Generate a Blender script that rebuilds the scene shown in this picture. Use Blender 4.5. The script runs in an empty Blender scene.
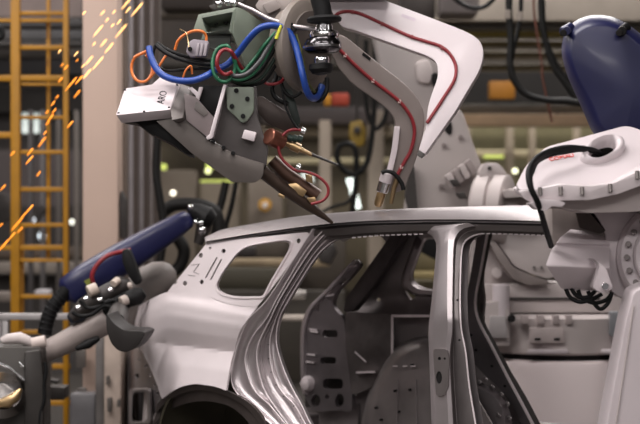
import bpy, bmesh, math, random
from mathutils import Vector, Matrix
from mathutils.geometry import delaunay_2d_cdt
random.seed(7)
SC = bpy.context.scene
COL = SC.collection
PI = math.pi
F, CX, CY, CAMZ = 1600.0, 320.0, 212.0, 1.70

# ---------------------------------------------------------------- survey helpers
YS = [1.0]
def P(x, y, Y):
    """point at distance Y in front of the camera station that is seen in direction x, y"""
    Y = Y*YS[0]
    return Vector(((x-CX)/F*Y, Y, CAMZ-(y-CY)/F*Y))
YAW = math.radians(43)
U = Vector((math.cos(YAW), -math.sin(YAW), 0))    # car forward
N = Vector((math.sin(YAW), math.cos(YAW), 0))     # car side to side, away from camera
R0 = Vector((0.57, 7.3, 0))
def tumble(z, s):
    o = 0.0
    if z > 1.22: o += (z-1.22)*0.30
    if s > 1.55: o += 0.45*(s-1.55)**2
    return o
def S(x, y, off=0.0, flat=False):
    """point on the body side (off metres inboard of the outer skin)"""
    dx, dz = (x-CX)/F, -(y-CY)/F
    o = off
    for k in range(6):
        t = (o + R0.dot(N))/(N.x*dx+N.y)
        p = Vector((dx*t, t, CAMZ+dz*t))
        if flat: return p
        s = -(p-R0).dot(U)
        o = off + tumble(p.z, s)
    return p
def cr(pts, n=6, closed=False):
    pts = [tuple(p) for p in pts]; m = len(pts); out = []
    rng = m if closed else m-1
    for i in range(rng):
        if closed: a, b, c, d = pts[(i-1) % m], pts[i], pts[(i+1) % m], pts[(i+2) % m]
        else: a, b, c, d = pts[max(i-1, 0)], pts[i], pts[i+1], pts[min(i+2, m-1)]
        for k in range(n):
            t = k/n
            out.append(tuple(0.5*((2*b[j])+(-a[j]+c[j])*t+(2*a[j]-5*b[j]+4*c[j]-d[j])*t*t+(-a[j]+3*b[j]-3*c[j]+d[j])*t**3) for j in range(len(b))))
    if not closed: out.append(pts[-1])
    return out
def rp(pts, r=3.0, k=4):
    """closed outline with rounded corners (a third number overrides the radius)"""
    m = len(pts); out = []
    for i in range(m):
        a, b, c = Vector(pts[i-1][:2]), Vector(pts[i][:2]), Vector(pts[(i+1) % m][:2])
        rr = pts[i][2] if len(pts[i]) > 2 else r
        if rr <= 0: out.append(tuple(b)); continue
        l1, l2 = (a-b).length, (c-b).length
        p0 = b+(a-b)*min(rr/l1, .48); p1 = b+(c-b)*min(rr/l2, .48)
        for q in range(k+1):
            t = q/k
            out.append(tuple(p0*(1-t)**2+b*2*t*(1-t)+p1*t*t))
    return out
def resample(line, n):
    d = [0.0]
    for i in range(1, len(line)):
        d.append(d[-1]+math.dist(line[i], line[i-1]))
    out = []; j = 0
    for k in range(n):
        t = d[-1]*k/(n-1)
        while j < len(line)-2 and d[j+1] < t: j += 1
        w = (t-d[j])/max(d[j+1]-d[j], 1e-9); w = min(max(w, 0), 1)
        out.append(tuple(line[j][q]*(1-w)+line[j+1][q]*w for q in range(len(line[j]))))
    return out
def inside(p, poly):
    x, y = p[0], p[1]; c = False; j = len(poly)-1
    for i in range(len(poly)):
        xi, yi = poly[i][0], poly[i][1]; xj, yj = poly[j][0], poly[j][1]
        if (yi > y) != (yj > y) and x < (xj-xi)*(y-yi)/(yj-yi)+xi: c = not c
        j = i
    return c
def dens(loop, step):
    out = []
    for i in range(len(loop)):
        a, b = loop[i], loop[(i+1) % len(loop)]
        m = max(1, int(math.dist(a[:2], b[:2])/step))
        for k in range(m):
            out.append((a[0]+(b[0]-a[0])*k/m, a[1]+(b[1]-a[1])*k/m))
    return out
def ell(cx, cy, rx, ry, rot=0, n=14):
    c, s = math.cos(rot), math.sin(rot)
    return [(cx+rx*math.cos(a)*c-ry*math.sin(a)*s, cy+rx*math.cos(a)*s+ry*math.sin(a)*c) for a in [2*PI*i/n for i in range(n)]]

# ---------------------------------------------------------------- mesh builder
class MB:
    def __init__(s): s.v = []; s.f = []
    def add(s, vs, fs):
        o = len(s.v); s.v += [Vector(v) for v in vs]; s.f += [[i+o for i in f] for f in fs]; return s
    def box(s, O, A, B, C):
        """O corner, A B C the three neighbouring corners"""
        O, A, B, C = map(Vector, (O, A, B, C)); a, b, c = A-O, B-O, C-O
        return s.add([O, O+a, O+a+b, O+b, O+c, O+a+c, O+a+b+c, O+b+c], [(0,3,2,1),(4,5,6,7),(0,1,5,4),(1,2,6,5),(2,3,7,6),(3,0,4,7)])
    def cube(s, x0, y0, z0, x1, y1, z1):
        return s.box((x0,y0,z0),(x1,y0,z0),(x0,y1,z0),(x0,y0,z1))
    def prism(s, loop, vec):
        n = len(loop); vec = Vector(vec)
        vs = [Vector(p) for p in loop]+[Vector(p)+vec for p in loop]
        return s.add(vs, [list(range(n)), list(range(2*n-1, n-1, -1))]+[(i, i+n, (i+1) % n+n, (i+1) % n) for i in range(n)])
    def tube(s, pts, r, n=8, caps=True):
        pts = [Vector(p) for p in pts]; m = len(pts); rr = r if isinstance(r, (list, tuple)) else [r]*m
        T = [(pts[min(i+1, m-1)]-pts[max(i-1, 0)]).normalized() for i in range(m)]
        up = Vector((0, 0, 1)) if abs(T[0].z) < .9 else Vector((1, 0, 0))
        nx = T[0].cross(up).normalized(); vs = []
        for i in range(m):
            nx = (nx-T[i]*nx.dot(T[i])).normalized(); ny = T[i].cross(nx)
            vs += [pts[i]+(nx*math.cos(2*PI*k/n)+ny*math.sin(2*PI*k/n))*rr[i] for k in range(n)]
        fs = [(i*n+k, i*n+(k+1) % n, (i+1)*n+(k+1) % n, (i+1)*n+k) for i in range(m-1) for k in range(n)]
        if caps: fs += [list(range(n))[::-1], list(range((m-1)*n, m*n))]
        return s.add(vs, fs)
    def lathe(s, O, axis, prof, n=24, squash=None):
        """prof: (distance along axis, radius)"""
        O = Vector(O); ax = Vector(axis).normalized()
        up = Vector((0, 0, 1)) if abs(ax.z) < .9 else Vector((1, 0, 0))
        a = ax.cross(up).normalized(); b = ax.cross(a); vs = []
        for t, r in prof:
            vs += [O+ax*t+(a*math.cos(2*PI*k/n)+b*math.sin(2*PI*k/n))*r for k in range(n)]
        m = len(prof)
        fs = [(i*n+k, i*n+(k+1) % n, (i+1)*n+(k+1) % n, (i+1)*n+k) for i in range(m-1) for k in range(n)]
        if prof[0][1] > 1e-6: fs.append(list(range(n))[::-1])
        if prof[-1][1] > 1e-6: fs.append(list(range((m-1)*n, m*n)))
        return s.add(vs, fs)
    def cyl(s, p0, p1, r, n=20, ch=.12):
        p0, p1 = Vector(p0), Vector(p1); L = (p1-p0).length; c = min(r*ch, L*.3)
        return s.lathe(p0, p1-p0, [(0, r-c), (c, r), (L-c, r), (L, r-c)], n)
    def ball(s, c, r, n=14):
        return s.lathe(Vector(c)-Vector((0, 0, r)), (0, 0, 1), [(r-r*math.cos(PI*i/n), max(r*math.sin(PI*i/n), 1e-7)) for i in range(n+1)], n*2)
    def loft(s, lines, closed=False):
        n = len(lines[0]); m = len(lines)
        vs = [p for l in lines for p in l]
        R = range(m) if closed else range(m-1)
        fs = [(i*n+k, i*n+k+1, ((i+1) % m)*n+k+1, ((i+1) % m)*n+k) for i in R for k in range(n-1)]
        if closed:
            fs += [[i*n for i in range(m)], [i*n+n-1 for i in range(m)][::-1]]
        return s.add(vs, fs)
    def sheet(s, lines, vec):
        """loft given a thickness vec"""
        vec = Vector(vec)
        return s.loft([l for l in lines]+[[Vector(p)+vec for p in l] for l in reversed(lines)], closed=True)
    def panel(s, outer, holes, fn, thick, step=6.0):
        """outline with holes, meshed inside, mapped by fn and given a thickness"""
        loops = [dens(outer, step)]+[dens(h, step) for h in holes]
        pts = []; edges = []
        for lp in loops:
            o = len(pts); pts += lp; edges += [(o+i, o+(i+1) % len(lp)) for i in range(len(lp))]
        x0 = min(p[0] for p in outer); x1 = max(p[0] for p in outer); y0 = min(p[1] for p in outer); y1 = max(p[1] for p in outer)
        allb = list(pts)
        y = y0+step*.5; row = 0
        while y < y1:
            x = x0+step*(.25+.5*(row % 2))
            while x < x1:
                if inside((x, y), loops[0]) and not any(inside((x, y), h) for h in loops[1:]) and min((x-q[0])**2+(y-q[1])**2 for q in allb) > (step*.5)**2:
                    pts.append((x, y))
                x += step
            y += step*.87; row += 1
        vs, es, fs, *_ = delaunay_2d_cdt([Vector(p) for p in pts], edges, [], 0, 1e-5)
        keep = []
        for f in fs:
            c = sum((vs[i] for i in f), Vector((0, 0)))/len(f)
            if inside(c, loops[0]) and not any(inside(c, h) for h in loops[1:]): keep.append(tuple(f))
        top = [fn(v.x, v.y) for v in vs]; n = len(top); thick = Vector(thick)
        cnt = {}
        for f in keep:
            for i in range(len(f)):
                e = (f[i], f[(i+1) % len(f)]); cnt[frozenset(e)] = cnt.get(frozenset(e), [])+[e]
        out = [list(f) for f in keep]+[[i+n for i in reversed(f)] for f in keep]
        for k, e in cnt.items():
            if len(e) == 1: a, b = e[0]; out.append([b, a, a+n, b+n])
        return s.add(top+[p+thick for p in top], out)

POS = {}
def build(name, mb, mat, parent=None, label=None, bevel=0, seg=2, angle=38, origin=None):
    vs = mb.v
    if origin is None:
        if parent is not None: origin = POS[parent.name]
        else:
            xs = [v.x for v in vs]; ys = [v.y for v in vs]; zs = [v.z for v in vs]
            origin = Vector(((min(xs)+max(xs))/2, (min(ys)+max(ys))/2, min(zs)))
    bm = bmesh.new()
    bv = [bm.verts.new(v-origin) for v in vs]
    for f in mb.f:
        try: bm.faces.new([bv[i] for i in f])
        except ValueError: pass
    loose = [v for v in bm.verts if not v.link_faces]
    if loose: bmesh.ops.delete(bm, geom=loose, context='VERTS')
    bmesh.ops.remove_doubles(bm, verts=bm.verts[:], dist=1e-6)
    bmesh.ops.recalc_face_normals(bm, faces=bm.faces[:])
    if bevel > 0:
        es = [e for e in bm.edges if len(e.link_faces) == 2 and e.calc_face_angle(0) > math.radians(28)]
        bmesh.ops.bevel(bm, geom=es, offset=bevel, segments=seg, profile=.5, affect='EDGES', clamp_overlap=True)
    me = bpy.data.meshes.new(name); bm.to_mesh(me); bm.free()
    for p in me.polygons: p.use_smooth = True
    me.set_sharp_from_angle(angle=math.radians(angle))
    me.materials.append(mat)
    o = bpy.data.objects.new(name, me); COL.objects.link(o)
    if parent is not None:
        o.parent = parent; o.location = (0, 0, 0)
        if origin is not POS[parent.name]: o.location = origin-POS[parent.name]
    else: o.location = origin
    POS[o.name] = origin
    if label: o['label'] = label
    return o
def tag(o, label, cat, group=None, kind=None):
    o['label'] = label; o['category'] = cat
    if group: o['group'] = group
    if kind: o['kind'] = kind
    return o
def thing(name, label, cat, loc, group=None):
    o = bpy.data.objects.new(name, None); COL.objects.link(o); o.location = loc; o.empty_display_size = .1
    POS[o.name] = Vector(loc)
    return tag(o, label, cat, group)
def solo(name, mb, mat, label, cat, group=None, **k):
    return tag(build(name, mb, mat, **k), label, cat, group)
def struct(name, mb, mat, **k):
    o = build(name, mb, mat, **k); o['kind'] = 'structure'; return o

# ---------------------------------------------------------------- materials
def lin(c): return tuple(((v/255)/12.92 if v/255 <= .04045 else ((v/255+.055)/1.055)**2.4) for v in c)+(1,)
def M(name, rgb, rough=.5, metal=0.0, var=.12, scale=9.0, bump=0.0, coat=0.0):
    m = bpy.data.materials.new(name); m.use_nodes = True; nt = m.node_tree; b = nt.nodes['Principled BSDF']
    tc = nt.nodes.new('ShaderNodeTexCoord'); nz = nt.nodes.new('ShaderNodeTexNoise')
    nz.inputs['Scale'].default_value = scale; nz.inputs['Detail'].default_value = 5
    nt.links.new(tc.outputs['Object'], nz.inputs['Vector'])
    rmp = nt.nodes.new('ShaderNodeValToRGB'); c = lin(rgb)
    rmp.color_ramp.elements[0].position = .3; rmp.color_ramp.elements[1].position = .7
    rmp.color_ramp.elements[0].color = tuple(v*(1-var) for v in c[:3])+(1,)
    rmp.color_ramp.elements[1].color = tuple(min(1, v*(1+var*.6)) for v in c[:3])+(1,)
    nt.links.new(nz.outputs['Fac'], rmp.inputs['Fac']); nt.links.new(rmp.outputs['Color'], b.inputs['Base Color'])
    mr = nt.nodes.new('ShaderNodeMapRange'); mr.inputs['To Min'].default_value = max(.03, rough-.06); mr.inputs['To Max'].default_value = min(1, rough+.08)
    nt.links.new(nz.outputs['Fac'], mr.inputs['Value']); nt.links.new(mr.outputs['Result'], b.inputs['Roughness'])
    b.inputs['Metallic'].default_value = metal
    if max(rgb) < 40: b.inputs['Specular IOR Level'].default_value = .25
    if coat: b.inputs['Coat Weight'].default_value = coat; b.inputs['Coat Roughness'].default_value = .15
    if bump:
        bp = nt.nodes.new('ShaderNodeBump'); bp.inputs['Strength'].default_value = bump; bp.inputs['Distance'].default_value = .002
        nt.links.new(nz.outputs['Fac'], bp.inputs['Height']); nt.links.new(bp.outputs['Normal'], b.inputs['Normal'])
    return m
def E(name, rgb, strength):
    m = bpy.data.materials.new(name); m.use_nodes = True; b = m.node_tree.nodes['Principled BSDF']
    b.inputs['Base Color'].default_value = lin(rgb); b.inputs['Emission Color'].default_value = lin(rgb); b.inputs['Emission Strength'].default_value = strength
    return m
steel = M('bare_steel', (188, 180, 182), .38, .8, .05, 6)
steel_pale = M('zinc_coated_steel', (232, 222, 224), .45, .35, .04, 5)
steel_mid = M('pressed_steel', (170, 163, 164), .36, .92, .07, 8)
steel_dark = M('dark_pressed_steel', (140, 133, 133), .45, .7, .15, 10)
hole_dark = M('dark_recess', (22, 20, 20), .7)  # near-black colour stands in for the shade inside holes and gaps
white = M('white_robot_paint', (202, 192, 195), .42, 0, .04, 4, coat=.2)
whitegrey = M('pale_grey_robot_paint', (186, 176, 174), .5, 0, .06, 4)
grey = M('warm_grey_paint', (140, 131, 127), .5, 0, .1, 5)
midgrey = M('mid_grey_paint', (104, 98, 95), .5, 0, .1, 6)
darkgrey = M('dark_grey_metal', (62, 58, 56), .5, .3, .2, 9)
greygreen = M('grey_green_paint', (112, 120, 108), .5, 0, .12, 12)
black = M('black_rubber', (12, 12, 13), .55, 0, .2, 20)
navy = M('navy_blue_cover', (20, 23, 64), .42, 0, .1, 5, coat=.12)
bluehose = M('blue_hose', (28, 64, 142), .38, 0, .1, 20)
redhose = M('red_hose', (126, 30, 38), .4, 0, .1, 20)
greenhose = M('green_hose', (22, 92, 62), .4, 0, .15, 20)
orange = M('orange_cable', (206, 110, 44), .45, 0, .1, 20)
yellowtape = M('yellow_green_marker', (206, 206, 60), .5)
copper = M('copper', (142, 92, 76), .35, .8, .1, 20)
brass = M('pale_brass', (186, 158, 118), .3, .9, .1, 20)
chrome = M('chrome', (220, 220, 222), .12, 1.0, .02, 10)
yellow = M('yellow_safety_paint', (166, 116, 4), .5, 0, .15, 5)
beige = M('beige_column_paint', (190, 166, 152), .6, 0, .05, 2)
redpaint = M('red_lettering', (222, 70, 60), .5, 0, .05)
blacktext = M('black_lettering', (24, 24, 26), .5, 0, .05)
# ================================================================ CAR BODY
def L(pts, off, n=36, flat=False, smooth=5):
    return [S(x, y, off, flat) for x, y in resample(cr(pts, smooth), n)]
car = thing('car_body', 'bare silver steel car body shell without doors on the line', 'car body', R0+N*.7-U*.9+Vector((0, 0, .30)))

def lerp_tab(tab, t):
    if t <= tab[0][0]: return tab[0][1]
    for (a, va), (b, vb) in zip(tab, tab[1:]):
        if t <= b: w = (t-a)/(b-a); return va+(vb-va)*w
    return tab[-1][1]
def smooth_tab(tab, t):
    if t <= tab[0][0]: return tab[0][1]
    for (a, va), (b, vb) in zip(tab, tab[1:]):
        if t <= b: w = (t-a)/(b-a); w = w*w*(3-2*w); return va+(vb-va)*w
    return tab[-1][1]

# ---- quarter panel
q_top = [(128, 319), (134, 310.5), (142, 304), (152, 298.5), (168, 291.8), (190, 292.2), (204, 293), (216, 300.5), (233, 305.3), (245, 306.6), (257, 307.2)]
q_right = [(257, 307.2), (248, 319), (239, 333), (235, 350), (231, 362), (226, 390)]
q_arch = [(226, 390.5), (215, 386.6), (205, 385), (196, 384), (183, 386.2), (172, 391.4), (162, 399)]
q_left = [(160, 394), (156, 382), (151, 370), (146, 359), (140, 347), (132, 333)]
q_out = cr(q_top, 3)[:-1]+cr(q_right, 3)[:-1]+cr(q_arch, 3)[:-1]+[(162, 399)]+cr(q_left, 2)
def q_fn(x, y):
    yt = 292+(x-168)*.17 if x > 168 else lerp_tab(q_top, x); d = y-yt
    yc = 344.5+(x-170)*.115
    k = min(max((x-135)/45, 0), 1)                     # the feature line fades out towards the tail
    up = smooth_tab([(0, -.012), (14, .010), (24, .018)], d)-lerp_tab([(22, 0), (36, .014), (53, .058), (60, .07)], d)
    if y > yc:
        up2 = lerp_tab([(0, .0), (1.4, .004), (20, .050), (46, .098)], y-yc)
        up_c = smooth_tab([(0, -.012), (14, .010), (24, .018)], yc-yt)-lerp_tab([(22, 0), (36, .014), (53, .058), (60, .07)], yc-yt)
        h = k*(up_c+up2)+(1-k)*smooth_tab([(0, -.012), (16, .014), (40, .012), (70, -.02)], d)
    else:
        h = k*up+(1-k)*smooth_tab([(0, -.012), (16, .014), (40, .012), (70, -.02)], d)
    return S(x, y, -h)
mb = MB(); mb.panel(q_out, [], q_fn, N*.012, 3.2)
build('quarter_panel', mb, steel_pale, car, 'smooth pale rear quarter panel', angle=25)

# ---- wheel arch flange and wheel house
a_out = [(157, 404), (162, 399.3), (172, 391.8), (183, 386.6), (196, 384.4), (205, 385.4), (215, 387), (227, 391), (245, 400), (258, 412), (266, 426), (271, 440)]
a_mid = [(156, 413), (164, 404), (174, 397), (184, 392.5), (197, 390), (206, 390.5), (216, 392.3), (229, 397), (243, 405), (254, 416), (260, 428), (264, 440)]
a_in = [(150, 432), (157, 421), (168, 411), (183, 404), (199, 401.3), (207, 401.3), (214, 402), (230, 406.5), (243, 416.5), (250, 425), (254, 432), (257, 442)]
mb = MB(); mb.sheet([L(a_out, -.02), L(a_mid, -.005), L(a_mid, .02), L(a_in, .03)], N*.02)
build('wheel_arch', mb, M('arch_primer_steel', (92, 84, 82), .5, .6, .15, 14), car, 'dark grey wheel arch flange', angle=30)
c0 = S(203, 452, .02, True)
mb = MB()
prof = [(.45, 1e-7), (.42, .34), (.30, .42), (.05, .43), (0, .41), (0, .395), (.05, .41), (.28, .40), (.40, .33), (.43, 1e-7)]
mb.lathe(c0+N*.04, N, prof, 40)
build('wheel_house', mb, M('wheel_house_shade', (66, 62, 50), .6, .3, .2, 10), car, 'dark wheel house inside the arch')  # dark olive colour carries the shade of the recess

# ---- tail lamp mounting panel
t_out = rp([(131, 346), (140, 349), (147, 361), (152, 371), (157, 383), (161, 396), (157, 404), (152, 418), (150, 440), (128, 440), (126, 420), (127, 385), (128, 362)], 2)
t_hole = rp([(133.5, 393), (146.5, 392), (148, 420), (132.5, 422)], 5)
holes = [t_hole]+[ell(x, y, 1.5, 2.0, .4, 8) for x, y in ((146.5, 366), (150.5, 375), (155.3, 385), (157.6, 393))]+[ell(139, 360, 1.4, 1.4, 0, 8), ell(137, 376, 2.2, 3, 0, 8)]
mb = MB(); mb.panel(t_out, holes, lambda x, y: S(x, y, .035+.0012*max(0, 150-x)), N*.012, 3)
build('tail_lamp_panel', mb, steel_mid, car, 'tail lamp mounting panel with round holes')
mb = MB()
ring = lambda g, o: [S(x, y, o) for x, y in rp([(133.5-g, 393-g), (146.5+g, 392-g), (148+g, 420+g), (132.5-g, 422+g)], 5)]
lines = [ring(4.5, .02), ring(3, .005), ring(1, .01), ring(0, .06)]
lines = [l+[l[0]] for l in lines]; mb.sheet(lines, N*.006)
build('tail_lamp_opening', mb, steel_dark, car, 'raised dark rim of the tail lamp opening')
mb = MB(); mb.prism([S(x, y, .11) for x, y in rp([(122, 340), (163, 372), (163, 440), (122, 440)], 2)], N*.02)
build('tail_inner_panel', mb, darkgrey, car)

# ---- rear pillar panel with the quarter window
d_out = rp([(207.5, 242.3, 2), (309.5, 231.8, 5), (306.5, 240, 3), (284, 272, 8), (263.5, 299, 4), (256.5, 307, 1), (245, 306.4, 6), (233, 305.1, 8), (216, 300.2, 8), (203.5, 292.8, 6), (167.5, 291.6, 1)], 2)
d_win = rp([(249.6, 245.2, 12), (285, 240, 5), (291.5, 242.5, 4), (289.5, 250, 5), (270.5, 282, 4), (263, 297.2, 3), (233, 297.4, 8), (219.5, 293, 6), (215.7, 285.5, 5), (222, 272.5, 8), (238.5, 251, 8)], 3)
bolt_h = [(210, 248, 1.3), (223.6, 251, 2), (200.6, 255.4, 2.2), (201.5, 282, 2), (184.8, 283.4, 2.2), (175.3, 282.3, 1.8), (298.4, 241, 2.2)]
d_holes = [d_win]+[ell(x, y, r, r*1.25, .5, 9) for x, y, r in bolt_h]
for (ax, ay, bx, by) in ((217, 257.5, 205.5, 278), (221.5, 259, 210.5, 280)):
    dx, dy = bx-ax, by-ay; l = math.hypot(dx, dy); nx, ny = -dy/l*.75, dx/l*.75
    d_holes.append([(ax+nx, ay+ny), (bx+nx, by+ny), (bx-nx, by-ny), (ax-nx, ay-ny)])
def d_fn(x, y):
    e = 0.0
    return S(x, y, .012)
mb = MB(); mb.panel(d_out, d_holes, d_fn, N*.006, 4)
dp = build('rear_pillar_panel', mb, steel_pale, car, 'pale rear pillar panel with punched holes')
mb = MB()
dl = lambda k, o: [S(x, y, o) for x, y in ([(x+(252-x)*k*.05, y+(270-y)*k*.05) for x, y in d_win])]
mb.sheet([l+[l[0]] for l in (dl(-1.0, .012), dl(-.8, .004), dl(-.1, .004), dl(.25, .03), dl(.7, .034))], N*.006)
build('window_frame', mb, steel_pale, car, 'bright flange around the quarter window')
mb = MB()
for a, b in (((191, 265), (199, 264)), ((199, 264), (193.5, 272)), ((193.5, 272), (199, 274)), ((188, 275), (195, 276))):
    mb.tube([S(*a, .010), S(*b, .010)], .0016, 6)
build('stamped_mark', mb, steel_mid, car, 'small stamped triangular mark')
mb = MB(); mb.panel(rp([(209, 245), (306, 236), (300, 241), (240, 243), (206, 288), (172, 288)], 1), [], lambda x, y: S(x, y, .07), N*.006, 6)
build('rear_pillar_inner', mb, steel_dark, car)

# ---- roof
r_edge = [(205.5, 241.5), (242, 235.3), (285, 229), (309, 226), (330, 223.6), (370, 220.8), (440, 219.4), (500, 220), (560, 221.5), (584, 222.5)]
r_sh = [(204, 239), (208, 236.5), (220.5, 230), (251, 224), (294, 216.8), (333, 213), (380, 209.8), (440, 208), (500, 207.6), (560, 209), (584, 210)]
E0 = L(r_edge, .02, 48); E1 = L(r_edge, .0, 48); Sh = L(r_sh, .16, 48)
E2 = [e*.55+s*.45+Vector((0, 0, .018))-N*.0 for e, s in zip(E1, Sh)]
lines = [E0, E1, E2, Sh]
for w, dz in ((.25, .008), (.6, .014), (.95, .008), (1.10, 0), (1.16, -.02)):
    lines.append([p+N*w+Vector((0, 0, dz)) for p in Sh])
mb = MB(); mb.sheet(lines, (0, 0, -.012))
build('roof', mb, M('roof_steel', (146, 139, 140), .42, .85, .04, 3), car, 'long smooth roof panel', angle=50)

# ---- side rail under the roof
k0 = [(207, 243), (242, 236.5), (285, 230.3), (311, 228), (332, 226), (370, 222.6), (440, 221), (500, 221.6), (560, 223), (584, 224)]
k1 = [(209, 244), (244, 238), (287, 232), (313, 230), (336, 228.6), (371, 226), (440, 224.6), (500, 225), (560, 226.8), (584, 228)]
k2 = [(215, 246), (250, 241), (292, 235), (318, 236), (344, 235), (374, 232.6), (440, 230.4), (500, 231), (560, 233), (584, 234)]
k3 = [(217, 247), (252, 242), (294, 236.5), (324, 240), (348, 238.2), (376, 235.6), (440, 233.4), (500, 233.9), (560, 236), (584, 237)]
mb = MB(); mb.sheet([L(k0, .045, 48), L(k0, .03, 48), L(k1, .015, 48), L(k2, .03, 48), L(k2, .055, 48), L(k3, .06, 48)], N*.012)
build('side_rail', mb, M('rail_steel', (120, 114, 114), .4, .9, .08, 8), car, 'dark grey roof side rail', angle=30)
for i in range(35):
    x = 352+i*5.6
    if 424 < x < 480: continue
    y = lerp_tab(k3, x); mb = MB()
    mb.box(S(x, y-.9, .056), S(x+3.8, y-.9, .056), S(x, y-.9, .066), S(x, y+.5, .056))
    build('weld_tab', mb, steel_pale, car, 'bright weld tab along the door opening')

# ---- C pillar: flowing stepped flanges
C = [
 ([(313, 229), (301, 248), (284, 275), (268, 299), (259, 309), (249, 319), (240, 338), (234.5, 358), (231.5, 378), (237, 393), (255, 410), (271, 424), (290, 444)], .000),
 ([(325, 229), (317, 237), (305, 252), (291, 275), (277, 299), (267, 318), (252, 338), (245.5, 358), (249, 378), (257, 393), (270, 405), (286, 424), (304, 446)], .022),
 ([(332, 229), (322, 237), (309, 253), (294, 276), (279, 301), (270, 320), (260, 340), (257, 356), (260, 375), (267, 394), (288, 424), (306, 447)], .030),
 ([(338, 233), (327, 240), (313, 255), (297.5, 279), (282, 305), (274, 325), (270, 343), (272, 368), (281, 390), (295, 405), (306, 424), (322, 448)], .070),
 ([(345, 236.5), (332, 242), (317, 256), (301, 280), (285.5, 306), (279, 320), (276.5, 340), (281, 360), (290, 383), (302, 405), (311, 424), (327, 449)], .082)]
raw = [resample(cr(p, 5), 56) for p, o in C]
lines = []
for i, (p, o) in enumerate(C):
    lines.append([S(x, y, o) for x, y in raw[i]])
    if i < len(C)-1:
        o2 = C[i+1][1]; w1, w2 = (.30, .75)
        mixl = lambda w: [(a[0]*(1-w)+b[0]*w, a[1]*(1-w)+b[1]*w) for a, b in zip(raw[i], raw[i+1])]
        lines.append([S(x, y, o+.003) for x, y in mixl(.10)])
        lines.append([S(x, y, o+(o2-o)*.35+.012) for x, y in mixl(.28)])
        lines.append([S(x, y, o+(o2-o)*.75+.016) for x, y in mixl(.58)])
        lines.append([S(x, y, o2+.011) for x, y in mixl(.85)])
        lines.append([S(x, y, o2+.002) for x, y in mixl(.96)])
mb = MB(); mb.sheet(lines, N*.02)
cp = build('c_pillar', mb, steel, car, 'polished pillar with flowing stepped flanges', angle=50)
for i, (p, o) in enumerate(C):
    mb = MB(); mb.tube([S(x-.3, y, o-.001) for x, y in raw[i]], .0026, 6); build('edge_highlight', mb, steel_pale, cp, 'bright highlight line along the pillar ridge')  # pale tubes paint the highlights that the pillar ridges catch
for i in range(14):
    x, y = raw[3][8+i*3]; mb = MB(); mb.lathe(S(x-2.2, y+1, .066), N, [(0, .0), (.001, .0026), (.006, .0026)], 8)
    build('weld_dimple', mb, hole_dark, cp)

# ---- B pillar
B = [
 ([(427, 233), (431, 235.2), (434.6, 240), (436.2, 247), (434, 275), (431, 306), (428.5, 330), (429, 353), (430, 380), (431.5, 424), (433, 460)], .05),
 ([(430, 229.5), (434, 232), (437.4, 237.5), (438.7, 246), (436.5, 275), (433.5, 306), (431.5, 330), (432, 353), (433, 380), (434, 424), (435, 460)], .012),
 ([(434, 226), (437.5, 229), (440, 235), (441, 246), (439, 275), (436, 306), (434, 330), (434, 353), (435, 380), (436, 424), (437, 460)], .0),
 ([(468, 223), (457, 225.5), (450, 232), (448, 243), (447.3, 275), (447.2, 306), (447.6, 330), (445.5, 353), (446.4, 380), (448.5, 424), (450, 460)], -.006),
 ([(474, 226), (463, 228.6), (456.5, 235), (453.6, 245), (452.6, 275), (452.2, 306), (452.2, 330), (449.8, 353), (450.5, 380), (453, 424), (455, 460)], .006),
 ([(478, 229.5), (468, 231.5), (460.5, 237), (456, 247), (454.5, 275), (454, 306), (454, 330), (453, 353), (454, 380), (457, 424), (460, 460)], .045),
 ([(481, 231), (471, 233), (463.5, 238.5), (459.2, 248), (457.8, 275), (457.6, 306), (459, 330), (461.5, 353), (464, 380), (470, 424), (474, 460)], .055),
 ([(484, 233), (474, 235.6), (466, 240.6), (462.2, 250), (460.8, 275), (460.4, 306), (461.8, 330), (466.2, 353), (469.6, 385), (476, 424), (482, 460)], .066)]
lines = [[S(x, y, o) for x, y in resample(cr(p, 5), 50)] for p, o in B]
b0 = [p+N*.05 for p in lines[-1]]; b1 = [p+N*.06 for p in lines[0]]
mb = MB(); mb.sheet(lines[:5], N*.006); mb.sheet([lines[0], b1, b0], N*.004)
bp = build('b_pillar', mb, steel, car, 'brushed steel centre door pillar', angle=28)
mb = MB(); mb.sheet(lines[4:8], N*.004); build('seal_channel', mb, bpy.data.materials['rail_steel'], bp, 'shade-darkened door seal channel')  # shade of the channel put into a darker steel than the pillar
mb = MB(); mb.tube([q-N*.003 for q in lines[7]], .0042, 6); build('door_flange', mb, steel_pale, bp, 'thin bright door flange')
mb = MB(); mb.tube([q-N*.001 for q in lines[5]], .0025, 6); build('channel_bead', mb, steel_mid, bp)
mb = MB(); mb.panel(rp([(433, 349), (447, 349), (449, 360), (448, 388), (444, 396), (436, 396)], 3), [ell(439, 377.5, 3, 6.4, 0, 14), ell(439.4, 358.6, 1.7, 1.8, 0, 9), ell(444.6, 358.6, 1.2, 1.3, 0, 9)], lambda x, y: S(x, y, -.010), N*.006, 3)
build('latch_plate', mb, steel_mid, bp, 'latch reinforcement with oval slot')
for x, y, rx, ry in ((439, 377.5, 3, 6.4), (439.4, 358.6, 1.7, 1.8), (444.6, 358.6, 1.2, 1.3)):
    mb = MB(); mb.prism([S(a, b, -.0065) for a, b in ell(x, y, rx, ry)], N*.003)
    build('latch_slot', mb, hole_dark, bp)
for x, y in ((455.6, 390), (456.4, 397), (456, 300), (458, 340)):
    mb = MB(); mb.lathe(S(x+1.4, y, .052), N, [(-.004, 0), (-.003, .004), (.01, .004)], 8)
    build('bolt_hole', mb, hole_dark, bp)

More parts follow.
